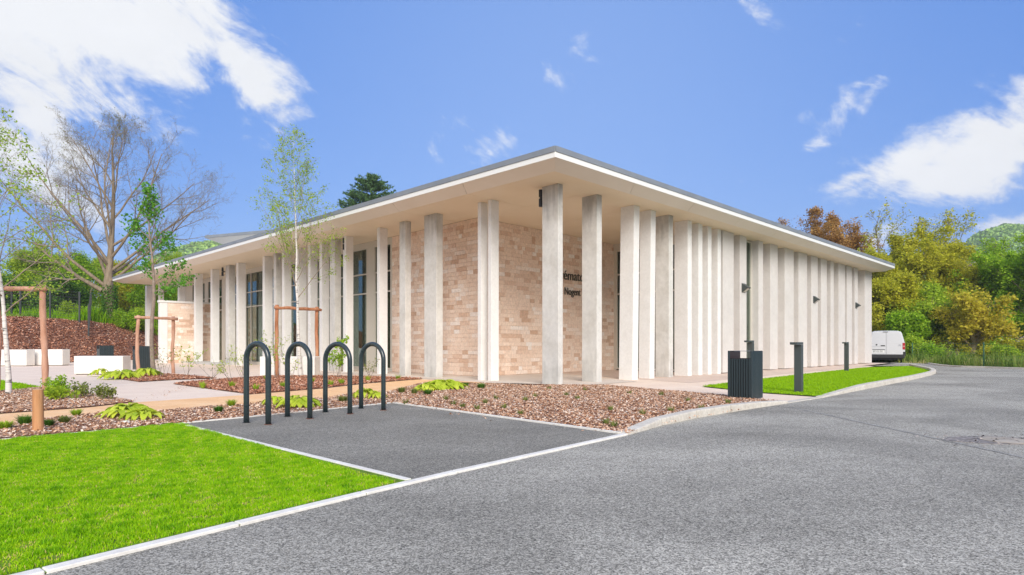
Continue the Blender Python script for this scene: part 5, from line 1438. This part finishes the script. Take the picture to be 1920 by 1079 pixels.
CB = [(836, 753), (850, 763), (867, 768), (895, 772), (945, 770), (975, 782), (930, 752), (1003, 748), (1083, 752), (1145, 774), (1136, 800), (1205, 782), (1258, 776), (1315, 772), (1290, 756), (1180, 742), (1097, 735), (1365, 760), (1150, 805), (1030, 733), (1062, 745), (1240, 745), (985, 755), (760, 760), (910, 760)]
for i, (px, py) in enumerate(CB):
    tuft(px, py, .10, .09, 46, bed_label(px, py, CB), 'leaf_tuft', group='grass tufts in the corner bed', wide=.004, seed=i)
FB = [(435, 728), (480, 734), (531, 728), (620, 725), (640, 722), (746, 713), (585, 719), (690, 716), (500, 714), (380, 729)]
for i, (px, py) in enumerate(FB):
    tuft(px, py, .16, .13, 60, 'fresh green tuft in the red facade bed, %s from the left' % ORD[sorted(q[0] for q in FB).index(px)], 'leaf_spring', group='green tufts in the facade bed', wide=.007, seed=i)

def shrub(px, py, H, n, label, leafm, seed, ls=.05, dens=5, spread=.5, twig='bark_young'):
    x, y = G(px, py); root = thing('young_shrub', label, 'shrub', (x, y, .02)); t = Tree(seed); g = t.g
    P = dict(seg=5, up=[.05, .05], wob=[.08, .12], kids=[3], start=[.4], ang=[32], ratio=[.4], taper=.4, minr=.003, rr=.6, leaf_from=0, fall=.3)
    for i in range(n):
        a = g.uniform(0, 6.28); t.branch((g.normal(0, .06), g.normal(0, .06), 0), (math.cos(a) * spread, math.sin(a) * spread, 1), H * g.uniform(.55, 1.05), .007, 0, P)
    t.mesh('stems', M[twig], root, (0, 5), sides=(4, 3, 3)); 
    T = np.array(t.tips); T = T[T[:, 2] > H * .3]
    t.tips = list(T); leaves(t, root, 'foliage', M[leafm], dens, .035, ls, cull=lambda T: g.random(len(T)) < .7)
shrub(115, 748, .36, 9, 'bushy green shrub at the foot of the left stake post', 'leaf_bright', 301, dens=9)
shrub(108, 752, .2, 8, 'low leafy shrub right of the left birch', 'leaf_spring', 302, dens=9)
shrub(155, 747, .26, 9, 'grey green wispy shrub in the middle of the birch bed', 'leaf_tuft', 303, dens=4)
shrub(197, 752, .26, 9, 'grey green wispy shrub at the right end of the birch bed', 'leaf_tuft', 304, dens=4)
shrub(305, 708, .95, 6, 'thin bare shrub between the young tree and its right stake', 'leaf_tuft', 305, dens=2)
shrub(352, 706, .95, 5, 'thin stemmed shrub with yellow green tips left of the doorstep', 'leaf_spring', 306, dens=4, ls=.06)
shrub(395, 712, .75, 5, 'leafless arching shrub in front of the doorstep', 'leaf_tuft', 307, dens=1, spread=1.1)
shrub(432, 716, .8, 5, 'sparse arching shrub with small leaves left of the first bike hoop', 'leaf_spring', 308, dens=2, spread=.9)
shrub(455, 714, 1.0, 6, 'sparse upright shrub at the first bike hoop', 'leaf_spring', 309, dens=3)
shrub(517, 712, 1.3, 5, 'leafy shoot growing up the left stake of the birch', 'leaf_birch', 310, dens=5, spread=.2)
shrub(545, 712, .7, 5, 'thin twiggy shrub before the planter box', 'leaf_spring', 311, dens=2)
shrub(636, 710, 1.2, 6, 'fresh green shrub inside the third bike hoop', 'leaf_bright', 312, dens=9, spread=.25, ls=.08)
shrub(692, 708, .6, 6, 'small twiggy shrub left of the last bike hoop', 'leaf_tuft', 313, dens=2)
p = G(235, 797)
root = thing('pale_stone', 'small white stone in front of the big hosta', 'stone', (p[0], p[1], .02))
MB().hexa([(-.05, -.02), (.05, -.03), (.06, .03), (-.02, .04)], 0, .035, [(-.03, -.01), (.03, -.02), (.04, .02), (-.01, .03)]).build('rock', M['edging'], root, bevel=.006)

# ------------------------------------------------------------------ fences
def mesh_fence(a, b, h, label, mat, posts=(0, 1), cell=(.05, .2), zf=terrain, wire=.0035, group=None, n_post=None, postr=.03):
    a, b = np.array(a, float), np.array(b, float); L = np.linalg.norm(b - a); d = (b - a) / L
    root = thing('mesh_fence', label, 'fence', (a[0], a[1], 0), 0, group)
    nrm = np.array([-d[1], d[0]])
    z = lambda s: float(zf(*(a + d * s)))
    q = MB(); nv = int(L / cell[0])
    def bar(p0, p1, r):
        dd = np.array(p1) - np.array(p0)
        if abs(dd[2]) > .5: e1, e2 = np.array([*d, 0]) * r, np.array([*nrm, 0]) * r
        else: e1, e2 = np.array([0, 0, 1]) * r, np.array([*nrm, 0]) * r
        q.add([tuple(np.array(p) + s) for p in (p0, p1) for s in (e1, -e1 * .5 + e2 * .87, -e1 * .5 - e2 * .87)], [(0, 1, 4, 3), (1, 2, 5, 4), (2, 0, 3, 5)])
    for i in range(nv + 1):
        s = L * i / nv; p = d * s; bar((*p, z(s) + .04), (*p, z(s) + h), wire)
    nh = int(h / cell[1]); ns = max(1, int(L / 2.5))
    for k in range(nh + 1):
        for j in range(ns):
            s0, s1 = L * j / ns, L * (j + 1) / ns; bar((*(d * s0), z(s0) + .04 + (h - .04) * k / nh), (*(d * s1), z(s1) + .04 + (h - .04) * k / nh), wire * 1.3)
    q.build('mesh_panel', M[mat], root)
    for s in posts:
        s = s * L; p = d * s
        MB().hexa([tuple(p + d * x * postr + nrm * y * postr) for x, y in ((-1, -1), (1, -1), (1, 1), (-1, 1))], z(s) - .3, z(s) + h + .06).build('fence_post', M[mat], root)
    return root
f0, f1, f2 = at(38, 44.5), at(149, 45.5), at(166, 44.0)
mesh_fence(f0, f1, 2.3, 'dark mesh fence panel run on top of the bank, left of the bare tree', 'dark_wire', posts=(0, .5, 1), postr=.05, wire=.006, cell=(.10, .2))
mesh_fence(at(-120, 45.5), at(22, 46.0), 2.2, 'dark mesh fence run at the left picture edge', 'dark_wire', posts=(0, .5, 1), postr=.045, wire=.006, cell=(.10, .2))
mesh_fence(f2, at(172, 49.5), 2.3, 'short return of the dark mesh fence beside the bare tree', 'dark_wire', posts=(0,), postr=.05, wire=.006, cell=(.10, .2))
g0 = np.array(G(1738, 681.5)); g1 = np.array(G(1871, 688.0)); g2 = g1 + (g1 - g0) * .9
mesh_fence(tuple(g0 + np.array([-.2, 1.0])), tuple(g1 + np.array([0, .9])), 1.15, 'low green wire fence along the far kerb of the road', 'green_wire', posts=(0, 1), postr=.022, zf=lambda x, y: 0.0, wire=.003, cell=(.12, .16))
mesh_fence(tuple(g1 + np.array([.02, .9])), tuple(g2 + np.array([0, .6])), 1.15, 'low green wire fence run leaving the picture on the right', 'green_wire', posts=(1,), postr=.022, zf=lambda x, y: 0.0, wire=.003, cell=(.12, .16))

# ------------------------------------------------------------------ rough grass, field wall, houses, hills
def rough(name, poly, n, h, w, mat, label, zf=terrain):
    Pt = scatter(poly, n); n = len(Pt); g = rng
    cl = np.zeros(n)
    for k in range(8):
        fr = g.uniform(.3, 2.5); an = g.uniform(0, 3.14); cl += np.sin((Pt[:, 0] * math.cos(an) + Pt[:, 1] * math.sin(an)) * fr + g.uniform(0, 6))
    cl /= cl.std()
    hh = h * g.uniform(.4, 1.2, n) * np.clip(1 + .35 * cl, .3, 2); a = g.uniform(0, 6.28, n); ln = g.normal(0, .3, (n, 2)) * hh[:, None]
    dx = np.stack([np.cos(a), np.sin(a)], -1) * w; z = zf(Pt[:, 0], Pt[:, 1]) - .05
    V = np.stack([np.column_stack([Pt - dx, z]), np.column_stack([Pt + dx, z]), np.column_stack([Pt + dx * .8 + ln * .4, z + hh * .6]), np.column_stack([Pt + ln, z + hh]), np.column_stack([Pt - dx * .8 + ln * .4, z + hh * .6])], 1).reshape(-1, 3)
    i = np.arange(n)[:, None] * 5
    F = np.concatenate([i + np.array([[0, 1, 2]]), i + np.array([[0, 2, 4]]), i + np.array([[4, 2, 3]])])
    tone = np.clip(.42 - .16 * cl + g.normal(0, .15, n), 0, 1)
    tag(mesh_np(name, V, F, M[mat], tone=np.tile(tone, 3)), label, 'grass', kind='stuff')
rough('meadow', [(23.5, 38), tuple(g0 + np.array([-1.2, 1.4])), tuple(g1 + np.array([0, .5])), tuple(g2 + np.array([0, .3])), (52, 30), (60, 52), (26, 56)], 60000, .55, .022, 'meadow', 'rough meadow grass behind the green wire fence')
rough('rough_grass', [(-60, 40.6), (-35.6, 40.6), (-33.6, 42), (-33.4, 60), (-60, 66)], 60000, .30, .03, 'meadow', 'short rough grass on top of the bank', zf=terrain)
rough('rough_grass', [(-42, 46), (-33.4, 46), (-26, 66), (-20, 80), (-50, 80)], 50000, .7, .03, 'grass2', 'taller green grass round the foot of the bare tree', zf=terrain)

def weeds(px, Y, H, R, lf, lab, seed, per=10):
    x, y = at(px, Y)
    crown_tree('bush', lab, x, y, H * .62, R * .8, lf, seed, cat='bush', n_limb=9, base=.02, lsize=.13, per=per, spread=.16, kids=(0, 6, 4), trunk=.03)
for i, (px, Y, H, R, lf, lab) in enumerate([(1712, 40.5, 2.1, 1.5, 'leaf_spring', 'low green bush right behind the van'), (1745, 38.5, 1.0, .9, 'leaf_bright', 'low green bush at the left end of the wire fence'),
        (1790, 37.0, 1.0, .9, 'leaf_spring', 'pale green weeds against the wire fence'), (1850, 36.0, 1.1, .9, 'leaf_olive', 'olive weeds under the orange tinged tree'), (1895, 34.5, 1.0, .9, 'leaf_spring', 'weeds at the right edge behind the fence'),
        (1800, 42.5, 2.0, 1.2, 'leaf_olive', 'olive bush left of the forked trunk'), (1850, 43, 1.8, 1.2, 'leaf_bright', 'rounded bright green bush right of the forked trunk'), (1905, 41, 1.7, 1.2, 'leaf_olive', 'olive bush at the right picture edge'),
        (1760, 43, 1.9, 1.3, 'leaf_olive', 'olive bush in the middle behind the fence')]):
    weeds(px, Y, H, R, lf, lab, 400 + i)
for i, (px, Y, H, R, lf, lab) in enumerate([(235, 50, 1.3, 1.4, 'leaf_bright', 'low bright green bush right of the bare trunk'), (262, 52, 1.6, 1.5, 'leaf_spring', 'low green bush beside the far portico column'), (180, 50, 1.3, 1.3, 'leaf_bright', 'low bright green bush left of the bare trunk'),
        (300, 56, 2.6, 2.0, 'leaf_bright', 'bright green bush seen between the far columns'), (130, 48.5, 1.5, 1.3, 'leaf_spring', 'green bush at the mesh fence corner')]):
    weeds(px, Y, H, R, lf, lab, 450 + i)

x0, Yw = K(1680, 64), 64
root = thing('field_wall', 'long low pale wall at the back of the meadow', 'wall', (K(1800, Yw), Yw, float(terrain(K(1800, Yw), Yw))))
MB().box(-10, 12, 0, .5, -.5, 1.0).build('masonry', M['field_wall'], root, bevel=.05)
MB().box(-10.1, 12.1, -.08, .58, 1.0, 1.12).build('coping', M['field_wall'], root, bevel=.02)

def house(px, Y, w, dpt, h, ridge, rz, label, wallm='render_wall'):
    x, y = at(px, Y); root = thing('house', label, 'house', (x, y, float(terrain(x, Y)) - .3), rz)
    wl = MB().box(-w / 2, w / 2, 0, dpt, 0, h)
    wl.add([(-w / 2, 0, h), (w / 2, 0, h), (0, 0, ridge - .1), (-w / 2, dpt, h), (w / 2, dpt, h), (0, dpt, ridge - .1)], [(0, 1, 2), (3, 5, 4), (0, 2, 5, 3), (1, 4, 5, 2)])
    wo = wl.build('wall', M[wallm], root)
    for s in (-1, 1):
        e = w / 2 + .5; zz = h - .5 * (ridge - h) / (w / 2)
        q = MB(); q.add([(s * e, -.4, zz), (0, -.4, ridge), (0, dpt + .4, ridge), (s * e, dpt + .4, zz), (s * e, -.4, zz + .18), (0, -.4, ridge + .18), (0, dpt + .4, ridge + .18), (s * e, dpt + .4, zz + .18)],
                        [(0, 1, 2, 3), (4, 7, 6, 5), (0, 4, 5, 1), (1, 5, 6, 2), (2, 6, 7, 3), (3, 7, 4, 0)])
        r_ = q.build('roof', M['roof_tile'], root)
    MB().box(-.4, .4, dpt * .6, dpt * .6 + .8, ridge - .6, ridge + 1.1).build('chimney', M['render_wall'], root)
    for wx in (-w / 4, w / 4):
        for wz in (1.2, 4.0):
            if wz + 1.3 < h + 1.5:
                f = MB().box(wx - .55, wx + .55, -.06, .02, wz, wz + 1.3).build('window', M['frame'], root); MB().box(wx - .47, wx + .47, -.075, -.06, wz + .08, wz + 1.22).build('pane', M['interior_dark'], f)
house(1672, 105, 9, 11, 9.5, 14.2, .5, 'pale gabled house half hidden by the olive trees')
house(1800, 110, 11, 12, 10.2, 15.0, -.9, 'house with a dark brown roof below the wooded hill')

def hill(name, pxs, tops, D, depth, seed, label, n_clump):
    """wooded ridge: terrain strip rising away from the viewer, covered by rounded tree crowns"""
    g = np.random.default_rng(seed)
    us = np.linspace(0, 1, 60); vs_ = np.linspace(0, 1, 16)
    Xr = np.interp(us, np.linspace(0, 1, len(pxs)), [K(p, D + depth) for p in pxs]); Zr = np.interp(us, np.linspace(0, 1, len(pxs)), [EYE + (D + depth) * (HZ - t) / FOC for t in tops])
    def pt(u, v):
        X = np.interp(u, us, Xr); Z = np.interp(u, us, Zr)
        Y = D + depth * v
        return np.stack([X * (Y / (D + depth)) ** .6, Y, -2 + (Z - 5) * np.sin(v * math.pi / 2) ** 1.2], -1)
    U, Vv = np.meshgrid(us, vs_); Pm = pt(U.ravel(), Vv.ravel())
    back = Pm[-60:] * np.array([1, 1, 0]) + np.array([0, depth * .8, -3])
    Pm = np.concatenate([Pm, back]); nn_ = 60
    ii = (np.arange(16)[:, None] * nn_ + np.arange(nn_ - 1)[None, :]).ravel(); F = np.stack([ii, ii + 1, ii + nn_ + 1, ii + nn_], -1)
    o = mesh_np('hill', Pm, F, M['ground'], smooth=True); o['kind'] = 'structure'
    u = g.random(n_clump); v = g.random(n_clump) ** .7; C = pt(u, v)
    R = g.uniform(2.6, 5.2, n_clump) * (D / 400); V, FF, T = [], [], []
    per = 40
    a = g.uniform(0, 2 * math.pi, (n_clump, per)); cz = g.uniform(-.15, 1, (n_clump, per)); rr = np.sqrt(1 - np.clip(cz, 0, 1) ** 2)
    rad = R[:, None] * g.uniform(.75, 1.08, (n_clump, per))
    Q = np.stack([C[:, 0:1] + np.cos(a) * rr * rad, C[:, 1:2] + np.sin(a) * rr * rad, C[:, 2:3] + 2.5 + cz * rad * 1.1], -1).reshape(-1, 3)
    V, F = leaf_quads(Q, 2.3 * D / 400, g, aspect=.85, flat=.3)
    tone = np.clip(np.repeat(g.beta(3, 3, n_clump), per) + g.normal(0, .06, n_clump * per), 0, 1)
    tag(mesh_np('hillside_wood', V, F, M['hill_leaf'], tone=tone), label, 'wood', kind='stuff')
hill('hill', [1560, 1640, 1740, 1790, 1830, 1880, 1930, 2000, 2200], [560, 530, 505, 480, 440, 424, 430, 425, 400], 380, 160, 51, 'light green wooded hillside at the far right', 5200)
hill('hill', [150, 220, 280, 320, 380, 450, 520, 640, 760], [600, 560, 510, 475, 458, 452, 450, 460, 500], 420, 160, 52, 'hazy green wooded hillside beyond the left end of the roof', 5200)

# ------------------------------------------------------------------ the air between the camera and the far hills
hz = MB().box(-760, 760, -40, 700, -4.0, 135.0)
hm = bpy.data.materials.new('thin_air'); hm.use_nodes = True
hn = hm.node_tree; hn.nodes.clear()
ho = hn.nodes.new('ShaderNodeOutputMaterial'); hv = hn.nodes.new('ShaderNodeVolumePrincipled')
hv.inputs['Color'].default_value = (0.86, 0.92, 1.0, 1); hv.inputs['Density'].default_value = 0.00042; hv.inputs['Anisotropy'].default_value = 0.0
hn.links.new(hv.outputs[0], ho.inputs['Volume'])
o = hz.build('haze', hm); o['kind'] = 'stuff'; o['label'] = 'thin haze in the air before the far hills'
